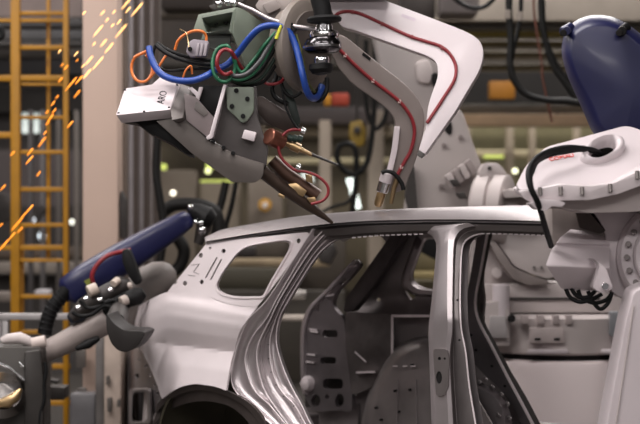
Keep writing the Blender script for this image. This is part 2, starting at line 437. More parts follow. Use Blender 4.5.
# ---- far side of the shell, seen through the door openings
FO = 1.36
f_out = rp([(376, 231), (492, 231), (487, 246), (478, 300), (483, 325), (497, 352), (517, 385), (541, 430), (541, 452), (352, 452), (352, 410), (350, 365), (346, 338), (344, 306), (352, 290), (388, 244)], 4)
f_win = rp([(424, 239, 4), (478, 239, 3), (474, 262), (468, 287, 4), (440, 290), (420, 288.5, 5), (411.5, 282, 4), (411, 274.5, 4), (417, 257, 4)], 4)
def f_fn(x, y):
    return S(x, y, FO, True)+N*(.05*math.exp(-((y-300)/14)**2))
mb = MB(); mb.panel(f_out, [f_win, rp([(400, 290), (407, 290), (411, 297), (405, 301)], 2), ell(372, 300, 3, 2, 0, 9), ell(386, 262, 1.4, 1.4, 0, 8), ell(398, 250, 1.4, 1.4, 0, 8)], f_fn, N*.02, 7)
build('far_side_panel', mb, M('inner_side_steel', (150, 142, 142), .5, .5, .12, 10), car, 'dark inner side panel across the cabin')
mb = MB()
fl = lambda k, o: [S(444+(x-444)*k, 265+(y-265)*k, FO-o, True) for x, y in f_win]
mb.sheet([l+[l[0]] for l in (fl(1.3, 0), fl(1.22, .03), fl(1.06, .03), fl(1.0, 0))], N*.01)
build('far_window_frame', mb, steel_mid, car, 'curved inner frame of the far quarter window')
mb = MB()   # diagonal roof brace and dark rear header
mb.prism([S(x, y, FO-.07, True) for x, y in rp([(392, 233), (406, 233), (372, 288), (352, 312), (343, 312), (346, 298)], 3)], N*.05)
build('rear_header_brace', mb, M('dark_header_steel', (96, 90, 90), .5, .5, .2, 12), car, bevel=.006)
# tailgate pillar on the far side with slots
TG = 1.26
g_out = rp([(354, 259, 2), (361, 264, 3), (352, 276, 6), (337, 291, 6), (331, 306, 8), (344, 318, 6), (346, 340), (352, 366), (352, 410, 2), (313, 411, 3), (304, 396, 4), (301, 372), (301, 330), (305, 315, 8), (319, 297, 6), (336, 278, 6)], 4)
slots = [rp([(322.5, 330), (337.5, 330), (337.5, 337.5), (322.5, 337.5)], 3), rp([(320.5, 357), (336, 357), (336, 364), (320.5, 364)], 3), rp([(323, 378.5), (343, 378.5), (343, 389), (323, 389)], 4.5),
         ell(315.7, 400.6, 4.6, 6.2, .1, 14), ell(339.3, 400.6, 4.6, 7, .1, 14), ell(327, 397, 2.2, 2.2, 0, 10), rp([(339, 283), (345, 277), (347, 279), (341, 286)], 1), rp([(316, 305), (320, 302), (319, 311), (315, 313)], 1)]
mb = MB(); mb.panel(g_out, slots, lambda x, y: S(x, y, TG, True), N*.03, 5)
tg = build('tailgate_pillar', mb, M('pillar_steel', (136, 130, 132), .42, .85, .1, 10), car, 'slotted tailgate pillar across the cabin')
mb = MB()
gl = [(356, 260), (346, 269), (336, 280), (322, 295), (311, 306), (305, 318), (302, 335), (302, 372), (304, 394)]
mb.sheet([[S(x-1.6, y, TG+.01, True) for x, y in cr(gl, 5)], [S(x, y, TG-.012, True) for x, y in cr(gl, 5)], [S(x+2, y+.6, TG-.014, True) for x, y in cr(gl, 5)], [S(x+4, y+1.5, TG, True) for x, y in cr(gl, 5)]], N*.008)
build('pillar_flange', mb, steel, tg, 'shiny folded edge')
for x, y in ((353, 267), (330, 296), (313, 328.8), (314, 331), (311, 354), (310, 361.5)):
    mb = MB(); mb.box(S(x-4, y-.7, TG-.018, True), S(x+4, y+(-2.4 if y < 300 else .4), TG-.018, True), S(x-4, y+1.0, TG-.018, True), S(x-4, y-.7, TG-.005, True))
    build('bright_tab', mb, steel_pale, tg)
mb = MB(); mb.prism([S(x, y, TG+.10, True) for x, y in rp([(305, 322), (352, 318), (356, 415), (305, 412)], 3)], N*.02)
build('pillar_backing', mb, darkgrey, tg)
mb = MB(); mb.lathe(S(303, 384, TG-.05, True), N, [(0, .001), (.012, .035), (.04, .048), (.08, .05)], 20)
build('hinge_cup', mb, steel_pale, tg, 'round bright pressed cup')
mb = MB(); mb.prism([S(x, y, FO-.03, True) for x, y in ((298, 408), (358, 404), (358, 462), (298, 462))], N*.02); build('lower_side_panel', mb, steel_dark, car)
# inner trim behind the opening
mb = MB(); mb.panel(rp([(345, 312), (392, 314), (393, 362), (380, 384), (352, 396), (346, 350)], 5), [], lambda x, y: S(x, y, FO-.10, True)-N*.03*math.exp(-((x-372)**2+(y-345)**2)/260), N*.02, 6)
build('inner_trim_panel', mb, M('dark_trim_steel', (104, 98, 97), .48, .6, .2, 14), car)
mb = MB(); mb.box(S(391, 315, FO-.13, True), S(393.4, 315, FO-.13, True), S(391, 315, FO-.03, True), S(391, 362, FO-.13, True))
mb.box(S(391, 314.6, FO-.13, True), S(434, 314.6, FO-.13, True), S(391, 314.6, FO-.03, True), S(391, 317.2, FO-.13, True))
build('bright_edge', mb, steel_pale, car, 'thin bright folded edges inside the cabin'); mb = MB(); mb.box(S(356, 371.6, FO-.16, True), S(375, 371.0, FO-.16, True), S(356, 371.6, FO-.06, True), S(356, 373.4, FO-.16, True))
build('bright_edge', mb, steel_pale, car); mb = MB(); mb.tube([S(355, 352, FO-.16, True), S(366, 362, FO-.16, True)], .005)
build('bright_edge', mb, steel_pale, car)
mb = MB()
pts = [(360, 430), (366, 400), (376, 376), (388, 355), (402, 343), (418, 337), (434, 336)]
w0 = [S(x, y, FO-.04, True) for x, y in cr(pts, 6)]
w1 = [S(x+3, y+3, FO-.22, True) for x, y in cr(pts, 6)]
w2 = [S(x+9, y+9, FO-.30, True) for x, y in cr(pts, 6)]
w3 = [S(x+30, y+40, FO-.34, True) for x, y in cr(pts, 6)]
w4 = [S(x+60, y+92, FO-.34, True) for x, y in cr(pts, 6)]
mb.sheet([w0, w1, w2, w3, w4], N*.01)
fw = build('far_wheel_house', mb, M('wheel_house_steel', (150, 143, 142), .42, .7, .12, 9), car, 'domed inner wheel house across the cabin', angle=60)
for x, y in ((395, 366), (405, 366), (413, 366)):
    mb = MB(); mb.box(S(x-2.4, y-.6, FO-.348, True), S(x+2.4, y-.6, FO-.348, True), S(x-2.4, y+.8, FO-.348, True), S(x-2.4, y-.6, FO-.33, True)); build('weld_tab', mb, steel_pale, fw)
for pts in (((398, 380), (397, 424)), ((416, 380), (417, 424))):
    mb = MB(); mb.tube([S(x, y, FO-.345, True) for x, y in pts], .003); build('seam_rib', mb, steel_mid, fw)
for x, y in ((394, 391), (409, 390), (411, 365), (375, 408), (380, 420), (398, 412)):
    mb = MB(); mb.lathe(S(x, y, FO-.345, True), N, [(0, .0), (.001, .007), (.02, .007)], 10); build('round_hole', mb, hole_dark, fw)
# far C pillar
cl = [(477, 233), (476, 242), (471, 272), (466.5, 300), (465.5, 330), (467.5, 353), (480, 370), (500, 389), (515, 410), (525, 432)]
cm = [(486, 233), (484.5, 242), (479, 272), (474, 300), (477, 320), (490, 346), (507, 379), (520, 403), (535, 432)]
ch = [(487.5, 233), (486, 242), (480.5, 272), (475.5, 300), (478.6, 320), (492, 346), (509, 379), (522, 403), (537, 432)]
ce = [(491, 233), (489, 242), (483.5, 272), (478, 300), (482.5, 320), (495.5, 345), (512, 375.5), (526, 399), (542, 430)]
mb = MB(); mb.sheet([L(cl, FO-.02, 40, True), L(cl, FO-.08, 40, True), L(cm, FO-.09, 40, True)], N*.012)
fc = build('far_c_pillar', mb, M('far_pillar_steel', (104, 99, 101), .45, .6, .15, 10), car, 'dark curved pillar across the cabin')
mb = MB(); mb.sheet([L(cm, FO-.092, 40, True), L(cm, FO-.105, 40, True), L(ch, FO-.105, 40, True)], N*.012)
build('bright_flange', mb, steel_pale, fc, 'bright raised weld flange')
mb = MB(); mb.sheet([L(ch, FO-.09, 40, True), L(ce, FO-.06, 40, True)], N*.012)
build('edge_flange', mb, darkgrey, fc)
for x, y in ((471, 335), (476, 350), (492, 366), (505, 386)):
    mb = MB(); mb.lathe(S(x, y, FO-.088, True), N, [(-.006, 0), (-.005, .007), (.01, .007)], 10)
    build('pillar_hole', mb, hole_dark, fc)
# bright inner fender behind the front opening
ar = [(466, 384), (478, 388), (490, 394), (499, 403), (504, 415), (506, 432)]
a2 = [(468, 379), (480, 383), (493, 389.5), (503, 400), (509, 413), (512, 432)]
a3 = [(462, 398), (470, 402), (476, 408), (480, 415), (482, 424), (482, 434)]
mb = MB(); mb.sheet([L(a2, FO-.14, 24, True), L(ar, FO-.19, 24, True), L(a3, FO-.17, 24, True)], N*.01)
ff = build('inner_fender', mb, steel, car, 'bright arched inner fender across the cabin', angle=60)
for i, (x, y) in enumerate(((472, 375), (478, 379), (484, 376), (491, 384), (500, 391), (506, 401), (497, 412), (508, 415))):
    mb = MB(); mb.box(S(x, y, FO-.2, True), S(x+4, y+2.6, FO-.2, True), S(x, y, FO-.14, True), S(x-1.6, y+4, FO-.2, True))
    build('small_bracket', mb, steel_mid, ff, bevel=.003)
# floor pan, sill, far sill (below the picture's lower edge)
def car_box(mb, u0, u1, n0, n1, z0, z1):
    b = R0.copy(); b.z = 0
    f = lambda u, n, z: b+U*u+N*n+Vector((0, 0, z))
    mb.box(f(u0, n0, z0), f(u1, n0, z0), f(u0, n1, z0), f(u0, n0, z1))
mb = MB(); car_box(mb, -1.95, .9, .06, 1.42, .36, .42); build('floor_pan', mb, steel_dark, car, bevel=.01)
mb = MB(); car_box(mb, -.95, .9, .02, .16, .30, .56); build('sill', mb, steel, car, bevel=.03)
mb = MB(); car_box(mb, -.95, .9, 1.34, 1.48, .30, .56); build('sill', mb, steel, car, bevel=.03)
# rear cross panel under the tailgate opening
mb = MB(); car_box(mb, -2.02, -1.94, .30, 1.25, .36, .50); build('rear_cross_panel', mb, steel_dark, car, bevel=.02)
# carrier under the body
sk = thing('body_carrier', 'grey steel carrier skid under the car body', 'carrier', R0-U*.6+N*.7-Vector((0, 0, 0)))
for n_ in (.22, 1.18):
    mb = MB(); car_box(mb, -2.1, 1.0, n_, n_+.12, .16, .30); build('runner', mb, midgrey, sk, bevel=.01)
for u_ in (-1.8, .6):
    mb = MB(); car_box(mb, u_, u_+.12, .1, 1.4, .0, .16); build('cross_beam', mb, midgrey, sk, bevel=.01)
# ================================================================ helpers for pieces surveyed at a distance
def PP(pts, Y):
    return [P(x, y, Y(x, y) if callable(Y) else Y) for x, y in [q[:2] for q in pts]]
def plate(mb, pts, Y, vec, r=2.0):
    """rounded outline standing at distance Y with a real depth vec"""
    return mb.prism(PP(rp(pts, r), Y), vec)
def hose(mb, pts, r, n=6, sides=10):
    """pts: (x, y, Y)"""
    return mb.tube([P(*q) for q in cr(pts, n)], r, sides)
def at(y, pts): return [(a, b, y) for a, b in pts]
def text_mesh(s, size, mat, name, parent, origin, xdir, ydir, depth=.002):
    cu = bpy.data.curves.new(name, 'FONT'); cu.body = s; cu.size = size; cu.extrude = depth; cu.align_x = 'CENTER'; cu.align_y = 'CENTER'
    t = bpy.data.objects.new(name, cu); COL.objects.link(t); bpy.context.view_layer.update()
    me = bpy.data.meshes.new_from_object(t.evaluated_get(bpy.context.evaluated_depsgraph_get()))
    bpy.data.objects.remove(t)
    X = Vector(xdir).normalized(); Yv = Vector(ydir); Yv = (Yv-X*Yv.dot(X)).normalized(); Z = X.cross(Yv)
    mb = MB(); mb.add([Vector(origin)+X*v.co.x+Yv*v.co.y+Z*v.co.z for v in me.vertices], [list(p.vertices) for p in me.polygons])
    return build(name, mb, mat, parent)

# ================================================================ WELDING GUN
gun = thing('welding_gun', 'robot spot welding gun with white box, coloured hoses and pointed arm on the roof', 'welding gun', P(240, 150, 7.75))
gY = lambda x, y: 7.62+(114-y)*.006
mb = MB(); plate(mb, [(116, 115, 1), (125, 88.5, 2), (152, 84.5, 1), (161, 76.3, 1.5), (178.5, 82.5, 1.5), (170, 109.5, 1)], gY, Vector((.018, .06, -.036)), 1)
mbx = build('motor_housing', mb, white, gun, 'white motor housing box', bevel=.003)
for x, y in ((125, 90), (177, 85), (169, 107.6), (144, 111.5), (118.5, 113)):
    mb = MB(); mb.lathe(P(x, y, gY(x, y)-.004), (0, 1, 0), [(0, .004), (.002, .006), (.012, .006)], 10); build('screw', mb, blacktext, mbx)
text_mesh('ARO', .050, blacktext, 'lettering', mbx, P(162.3, 97.5, gY(162, 97)-.0035), P(164.4, 90, gY(164, 90))-P(160.6, 103, gY(160, 103)), P(155, 96, gY(155, 96))-P(162, 97.5, gY(162, 97)))
mb = MB(); plate(mb, [(178.3, 83), (190, 87), (189, 96), (182.5, 118), (172, 120), (170.6, 110)], lambda x, y: 7.63+(114-y)*.006+(x-170)*.003, Vector((.01, .07, -.01)), 1)
build('end_cover', mb, M('cast_grey', (104, 98, 96), .5, .2, .1, 10), gun, 'grey cast end cover', bevel=.004)
mb = MB(); plate(mb, [(121, 120), (157, 119.5), (181, 118), (193, 155), (187, 154), (172, 144), (165, 140), (150, 133), (137, 123)], 7.75, Vector((0, .14, -.01)), 1)
build('guide_underside', mb, black, gun, 'black linear guide under the box', bevel=.004)
mb = MB(); plate(mb, [(156, 121), (182, 117), (190, 122), (208, 140), (236, 155), (264, 164), (263, 177, 6), (255, 183, 4), (232, 182), (192, 153.5)], 7.70, Vector((0, .16, .01)), 1.5)
build('gun_beam', mb, M('beam_grey', (92, 85, 81), .5, .2, .1, 6), gun, 'grey sloping beam of the gun', bevel=.006)
mb = MB(); plate(mb, [(184, 93), (196, 97), (214, 118), (208, 138), (186, 120)], 7.685, Vector((0, .10, 0)), 1)
cy = build('cylinder_block', mb, M('dull_grey', (118, 108, 108), .5, .3, .1, 10), gun, bevel=.005)
mb = MB(); plate(mb, [(196, 101), (203, 106), (209, 113), (204, 117), (194, 109)], 7.68, Vector((0, .02, 0)), 2); build('recess', mb, midgrey, cy, bevel=.003)
mb = MB(); plate(mb, [(200, 85), (225, 86), (213, 115), (197, 103)], 7.72, Vector((0, .12, 0)), 1)
build('black_cover', mb, black, gun, bevel=.004)
mb = MB(); plate(mb, [(223.5, 84), (226.5, 85), (212.5, 138, 1), (207, 140, 2), (206, 137, 1), (209.5, 134)], 7.66, Vector((.004, .10, 0)), .5)
build('edge_strip', mb, white, gun, 'thin bright white edge strip', bevel=.0015)
mb = MB(); plate(mb, [(188, 88), (192, 87), (198, 92), (199, 87), (203, 87), (198, 103), (194.5, 102), (196, 96)], 7.69, Vector((0, .03, 0)), .5)
build('white_bracket', mb, white, gun, 'small white angled bracket', bevel=.002)
mb = MB(); plate(mb, [(226.5, 84), (256, 86), (258, 118), (268, 148), (266, 166), (236, 157), (213, 139)], 7.74, Vector((0, .07, 0)), 2)
build('side_plate', mb, M('plate_grey', (92, 87, 86), .5, .3, .1, 8), gun, 'dark grey side plate with bolts', bevel=.004)
for x, y in ((213.5, 141), (223.5, 147.6), (233, 153)):
    mb = MB(); mb.cyl(P(x, y, 7.675), P(x, y, 7.75), .010, 12); build('bolt', mb, black, gun)
mb = MB(); plate(mb, [(226, 87), (254, 87), (254, 111), (247, 121), (242, 123.5), (236, 117), (227, 109)], 7.69, Vector((0, .05, 0)), 3)
br = build('hole_bracket', mb, greygreen, gun, 'grey-green bracket with four dark bolts', bevel=.004)
for x, y in ((236.2, 90.5), (247.4, 98.8), (232, 106.2), (243, 116)):
    mb = MB(); mb.cyl(P(x, y, 7.68), P(x, y, 7.73), .0115, 12); build('bolt', mb, black, br)
mb = MB(); plate(mb, [(244.6, 129.5), (256.5, 132.5), (254, 141.5), (241.5, 138)], 7.68, Vector((0, .06, 0)), 1)
build('white_tag', mb, white, gun, 'small bright white block', bevel=.002)
# open frame box at the top
def fq(q, Y): return [P(x, y, Y) for x, y in q]
of = [(198.5, 14.5), (236.5, 7), (232.5, 34), (193, 31)]
oi = [(202, 18), (232.5, 12), (229, 30), (206, 33)]
mb = MB()
A, B_ = fq(of, 7.80), fq(oi, 7.79)
dv = Vector((.05, .26, -.05))
mb.loft([[A[i] for i in (0, 1, 2, 3, 0)], [B_[i] for i in (0, 1, 2, 3, 0)], [B_[i]+dv*.6 for i in (0, 1, 2, 3, 0)], [A[i]+dv*.6 for i in (0, 1, 2, 3, 0)]], closed=False)
mb.prism([p+dv*.55 for p in A], dv*.1)
build('mounting_box', mb, greygreen, gun, 'open grey-green mounting box', bevel=.003)
mb = MB(); plate(mb, [(236.5, 7), (243, 9), (270, 28), (276, 44), (262, 62), (246, 66), (232.5, 33)], lambda x, y: 7.79+(x-236)*.004, Vector((-.01, .05, 0)), 1)
build('box_side', mb, greygreen, gun, 'grey-green side plate', bevel=.003)
mb = MB(); plate(mb, [(205, 33), (231, 33.5), (229, 48), (218, 52), (209, 47)], 7.83, Vector((0, .08, 0)), 1)
build('box_floor', mb, M('dark_green_grey', (52, 56, 50), .6), gun)
for x, y in ((216, 23), (226, 22)):
    mb = MB(); mb.cyl(P(x, y, 7.90), P(x, y, 7.97), .012, 12); build('bolt', mb, black, gun)
mb = MB(); plate(mb, [(188, 43), (193, 39), (209, 41), (206, 56), (190, 57), (186, 52)], 7.66, Vector((0, .07, 0)), 2)
vb = build('valve_block', mb, M('mauve_grey_plastic', (136, 128, 136), .5), gun, 'pale grey connector block', bevel=.004)
for i in range(3):
    mb = MB(); plate(mb, [(197+i*4, 43), (199.4+i*4, 43.3), (197.6+i*4, 56), (195.2+i*4, 55.6)], 7.65, Vector((0, .03, 0)), .5); build('fin', mb, M('fin_grey', (158, 150, 156), .5), vb, bevel=.001)
mb = MB(); mb.cyl(P(190, 49, 7.64), P(190, 49, 7.70), .011, 12); build('port', mb, black, vb)
# electrode arms
mb = MB(); mb.tube([P(x, y, Y) for x, y, Y in ((262, 171, 7.78), (286, 190, 7.81), (312, 208, 7.84), (326, 218, 7.86), (332.5, 223, 7.87))], [.034, .032, .024, .013, .008], 8)
build('electrode_arm', mb, M('dark_brown_steel', (72, 58, 50), .5, .5, .2, 10), gun, 'dark pointed electrode arm touching the roof', angle=50)
mb = MB(); mb.tube([P(x, y, 7.84) for x, y in ((272, 160), (286, 174), (318, 196))], [.030, .034, .032], 8)
build('upper_electrode_arm', mb, M('brown_copper_alloy', (78, 56, 46), .5, .5, .2, 10), gun, 'dark brown upper electrode arm', angle=50)
for pts in ([(288, 184), (296, 183), (307, 191), (303, 197), (296, 193)], [(305, 174), (312, 175), (313, 184), (306, 181)], [(307, 198), (315, 197), (317, 203), (310, 203)], [(279, 193), (285, 195), (284, 199), (278, 196)]):
    mb = MB(); plate(mb, pts, 7.80, Vector((0, .03, 0)), 1); build('contact_shoe', mb, brass, gun, 'pale brass contact piece', bevel=.003)
mb = MB(); mb.cyl(P(268, 136, 7.72), P(282, 142, 7.78), .042, 20); build('copper_cylinder', mb, copper, gun, 'dull copper cylinder')
mb = MB(); mb.tube([P(x, y, 7.80) for x, y in ((281, 140), (291, 145), (291.2, 145), (300, 149.3), (300.2, 149.4), (312, 155))], [.016, .019, .024, .024, .014, .008], 12)
build('adjuster', mb, brass, gun, 'pale brass rod fitting')
mb = MB(); mb.tube([P(x, y, 7.80) for x, y in ((308, 153), (338, 165))], [.008, .005], 8); build('rod', mb, darkgrey, gun, 'thin dark pointed rod')
mb = MB(); hose(mb, at(7.74, [(303, 131), (297, 129.5), (288, 131), (281, 138), (278.5, 147), (281, 157), (288, 165), (296, 170.5), (306, 172), (318, 176.5), (327, 185), (328, 194), (322, 201), (311, 204)]), .0075)
build('hose', mb, redhose, gun, 'thin red looping hose')
for x in (290, 295, 300):
    mb = MB(); mb.cyl(P(x-2.4, 137+(x-290)*.1, 7.78), P(x+2.4, 139+(x-290)*.1, 7.78), .018, 12); build('connector', mb, bpy.data.materials.get('dark_green_fitting') or M('dark_green_fitting', (44, 60, 54), .4, .3), gun, 'dark green hose fittings')
for x, y in ((303, 131), (298, 167)):
    mb = MB(); mb.cyl(P(x-2, y-1, 7.74), P(x+2.4, y+1, 7.74), .016, 12); build('hose_fitting', mb, chrome, gun)
mb = MB(); plate(mb, [(246, 100), (262, 96), (296, 118), (302, 130), (288, 132), (268, 124)], 7.84, Vector((0, .06, 0)), 3); build('rear_link', mb, M('oily_dark_metal', (58, 48, 44), .5, .4, .2), gun, bevel=.006)
mb = MB(); plate(mb, [(284, 88), (292, 90), (296, 104), (301, 122), (296, 128), (288, 108)], 7.80, Vector((0, .03, 0)), 2); build('hose_guide', mb, M('dark_green_metal', (40, 48, 44), .5, .3), gun, bevel=.004)
# hoses of the dress pack

def hz(pts, r, m, label): mb = MB(); hose(mb, pts, r); return build('hose', mb, m, gun, label)
hz([(149, 47, 7.72), (151, 57, 7.70), (156, 68, 7.68), (164, 76, 7.66), (178, 80.5, 7.64), (193, 80.5, 7.64), (206, 76, 7.66), (216, 70, 7.70), (228, 64, 7.72), (238, 53, 7.70), (247, 41, 7.66), (257, 30.5, 7.62), (266, 26, 7.60), (277, 26, 7.62), (287, 30, 7.64), (294, 42, 7.64), (299, 58, 7.62), (303, 76, 7.60), (307, 91, 7.62), (312, 98, 7.66), (318, 96, 7.72), (322, 86, 7.76)], .0165, bluehose, 'thick blue hose looping across the gun')
hz([(290, 36, 7.68), (297, 52, 7.66), (302, 72, 7.66), (306, 88, 7.67), (313, 95, 7.70), (321, 84, 7.78)], .009, black, 'black hose beside the blue one')
loop = lambda cx, cy, rx, ry, Y, a0=0, a1=2*PI, n=14, ph=0: [(cx+rx*math.cos(a0+(a1-a0)*k/n+ph), cy+ry*math.sin(a0+(a1-a0)*k/n+ph), Y+.012*math.sin(3*k/n*PI)) for k in range(n+1)]
hz(loop(224, 64, 11.5, 18, 7.66, -.6, 5.2)+[(240, 72, 7.68), (252, 62, 7.68), (264, 46, 7.67), (276, 32, 7.66)], .009, greenhose, 'green looping hose')
hz(loop(226, 62, 9, 12.5, 7.64, .9, 5.4)+[(240, 66, 7.7), (248, 74, 7.74)], .0095, redhose, 'red looping hose')
hz([(229, 72, 7.65), (236, 76, 7.66), (248, 73, 7.65), (260, 61, 7.64), (268, 48, 7.64), (276, 36, 7.64), (281, 27, 7.64)], .010, M('grey_hose', (78, 78, 80), .45), 'grey hose')
hz([(226, 75, 7.67), (238, 80, 7.67), (252, 75, 7.66), (264, 60, 7.65), (274, 42, 7.65), (284, 28, 7.65)], .008, greenhose, 'second green hose')
for i_, (dx_, dy_, dY_, rr_) in enumerate(((3, 4, .03, .010), (6, 9, .05, .009), (-3, -3, .05, .009), (9, 12, .07, .008))):
    hz([(228+dx_*.4, 74+dy_*.6, 7.67+dY_), (240+dx_*.6, 78+dy_*.6, 7.67+dY_), (254+dx_, 70+dy_, 7.66+dY_), (266+dx_, 54+dy_, 7.65+dY_), (276+dx_*.6, 38+dy_, 7.65+dY_), (283+dx_*.3, 27+dy_*.6, 7.66+dY_)], rr_, (black, M('dark_green_hose', (26, 46, 36), .45), M('charcoal_hose', (52, 52, 54), .45), black)[i_], 'dark hose in the bundle')
hz([(296, 34, 7.66), (301, 50, 7.665), (305, 68, 7.67), (309, 84, 7.68), (315, 92, 7.70)], .006, M('olive_hose', (96, 98, 50), .45), 'thin olive hose beside the blue one')
hz([(293, 38, 7.69), (299, 54, 7.68), (304, 74, 7.69), (309, 92, 7.70), (318, 101, 7.73), (326, 92, 7.78), (327, 78, 7.80)], .012, black, 'black hose behind the blue one')
hz([(278, 62, 7.80), (276, 78, 7.80), (272, 88, 7.80), (276, 98, 7.80), (288, 104, 7.80)], .012, black, 'black hose behind the bundle')
hz([(283, 44, 7.66), (288, 36, 7.65), (293, 30, 7.66), (296, 36, 7.7)], .008, redhose, 'short red hose end')
hz([(262, 80, 7.74), (268, 84, 7.74), (278, 83, 7.74), (284, 78, 7.76), (286, 64, 7.78)], .008, redhose, 'small red hose loop')
hz([(156, 45, 7.74), (162, 50, 7.72), (172, 56, 7.70), (186, 61, 7.70), (200, 63.5, 7.70), (214, 65, 7.72)], .011, black, 'black cable')
hz([(157, 43, 7.76), (170, 51, 7.74), (188, 57, 7.74), (206, 60, 7.74), (216, 60, 7.74)], .009, black, 'black cable')
hz([(155, 46, 7.78), (153, 56, 7.78), (158, 66, 7.78), (168, 71, 7.76), (190, 69, 7.74), (214, 68, 7.74)], .008, black, 'black cable')
hz(loop(142, 68, 10.5, 14, 7.72, -1.2, 4.2)+[(150, 50, 7.74)], .007, orange, 'orange looping cable')
hz([(150, 78, 7.72), (158, 68, 7.71), (165, 57, 7.71), (169, 54, 7.72)], .006, orange, 'orange cable')
hz([(175, 50, 7.71), (178, 41, 7.70), (185, 34.5, 7.69), (194, 31, 7.69), (202, 31.5, 7.69), (206, 36, 7.7), (206, 43, 7.7)], .007, orange, 'orange arching cable')
hz([(183, 78, 7.66), (186, 70, 7.65), (191, 66, 7.65), (192, 74, 7.66)], .005, orange, 'thin orange cable loop')
hz([(180, 29, 7.72), (186, 33, 7.68), (188, 40, 7.67), (189, 48, 7.65)], .003, brass, 'thin pale wire')
hz([(281, 60, 7.78), (281, 80, 7.78), (285, 92, 7.77), (293, 97, 7.77), (302, 92, 7.77)], .009, black, 'black hose')
hz([(282, 90, 7.76), (286, 108, 7.75), (293, 122, 7.74), (299, 130, 7.74)], .006, black, 'thin black hose')
hz([(170, 133, 7.9), (176, 146, 7.9), (186, 151, 7.9), (196, 146, 7.88)], .006, black, 'thin black hanging cable')
mb = MB(); mb.tube([P(281, 25, 7.615), P(276, 39, 7.61)], .0085, 8); build('marker_sleeve', mb, yellowtape, gun, 'yellow-green marker sleeve')
mb = MB(); mb.cyl(P(288, 22, 7.66), P(294, 32, 7.66), .018, 12); build('hose_clamp', mb, black, gun)
# ================================================================ OVERHEAD ROBOT WRIST that carries the gun
wr = thing('robot_wrist', 'grey robot wrist with chrome swivel and black pipe above the gun', 'robot', P(300, 30, 7.85))
mb = MB(); mb.lathe(P(310, 45, 7.79), Vector((-.84, .54, .04)), [(0, .20), (.012, .225), (.035, .232), (.05, .225), (.06, .20), (.12, .18)], 40)
build('wrist_flange', mb, M('tan_grey_paint', (118, 109, 102), .5), wr, 'large grey round wrist flange')
mb = MB(); mb.lathe(P(310, 45, 7.79)+Vector((.004, -.003, 0)), Vector((-.84, .54, .04)), [(-.004, .0), (-.004, .165), (.02, .17)], 40); build('flange_face', mb, M('flange_inner', (92, 84, 78), .55), wr)
mb = MB(); mb.tube([P(x, y, 7.66) for x, y in ((238, 4), (252, 10), (268, 19), (290, 26), (312, 29), (336, 34))], [.010, .012, .013, .013, .013, .012], 10)
build('guide_bar', mb, steel_mid, wr, 'bright metal bar')
mb = MB(); plate(mb, [(255, 6), (264, -8), (300, -8), (284, 14), (276, 20), (262, 13)], 7.82, Vector((0, .2, 0)), 2); hb = build('wrist_housing', mb, grey, wr, bevel=.008)
mb = MB(); plate(mb, [(262, 4), (276, -2), (281, 8), (268, 14)], 7.78, Vector((0, .05, 0)), 2); build('housing_cover', mb, grey, hb, bevel=.005)
for x, y in ((219, 4), (228, 2.5), (234, 3)):
    mb = MB(); mb.ball(P(x, y, 7.84), .018, 8); build('chrome_nut', mb, chrome, wr)
mb = MB(); plate(mb, [(208, 6), (240, -4), (250, -8), (240, 6), (214, 10)], 7.9, Vector((0, .1, 0)), 2); build('dark_plate', mb, darkgrey, wr, bevel=.004)
top, bot = P(318.5, -14, 7.60), P(324, 20, 7.60)
mb = MB(); mb.tube([P(315, -20, 7.6), P(318, -6, 7.6), P(322, 8, 7.6), P(323.5, 19, 7.6)], .044, 18); build('supply_pipe', mb, black, wr, 'thick black supply pipe')
mb = MB(); mb.lathe(P(324, 15.5, 7.6), (.05, 0, -1), [(0, .045), (.006, .074), (.016, .084), (.030, .080), (.036, .05)], 28); build('cap_disc', mb, black, wr, 'black rubber cap disc')
mb = MB(); mb.lathe(P(323.5, 24, 7.6), (.05, 0, -1), [(0, .04), (.03, .044), (.034, .062), (.05, .074), (.062, .070), (.066, .05)], 28); build('swivel_neck', mb, chrome, wr)
mb = MB(); mb.lathe(P(322.5, 37, 7.6), (.04, 0, -1), [(0, .05), (.008, .076), (.03, .089), (.06, .088), (.075, .07), (.08, .045)], 28); build('swivel_body', mb, M('dark_chrome', (74, 72, 74), .18, 1.0, .1), wr, 'dark polished swivel ball')
mb = MB(); mb.lathe(P(322, 45, 7.6), (.04, 0, -1), [(0, .086), (.004, .092), (.014, .092), (.018, .086)], 28); build('swivel_ring', mb, chrome, wr)
mb = MB(); mb.lathe(P(321.5, 57, 7.6), (.04, 0, -1), [(0, .034), (.012, .038), (.032, .038), (.04, .032)], 24); build('swivel_collar', mb, chrome, wr, 'small chrome collar')
mb = MB(); mb.lathe(P(321, 63, 7.6), (.04, 0, -1), [(0, .034), (.006, .056), (.03, .058), (.05, .044), (.056, .02)], 24); build('swivel_end', mb, black, wr, 'black end of the swivel')

mb = MB(); plate(mb, [(262, -60), (392, -60), (392, -10), (262, -10)], 7.88, Vector((0, .25, 0)), 4); build('tool_plate', mb, midgrey, wr, bevel=.01)
mb = MB(); mb.tube([P(326, -50, 8.05), P(326, -150, 8.15), P(326, -230, 8.6), Vector((.03, 8.7, 6.0)), Vector((.03, 8.7, 8.0))], [.16, .17, .17, .18, .2], 24); build('robot_arm', mb, grey, wr)
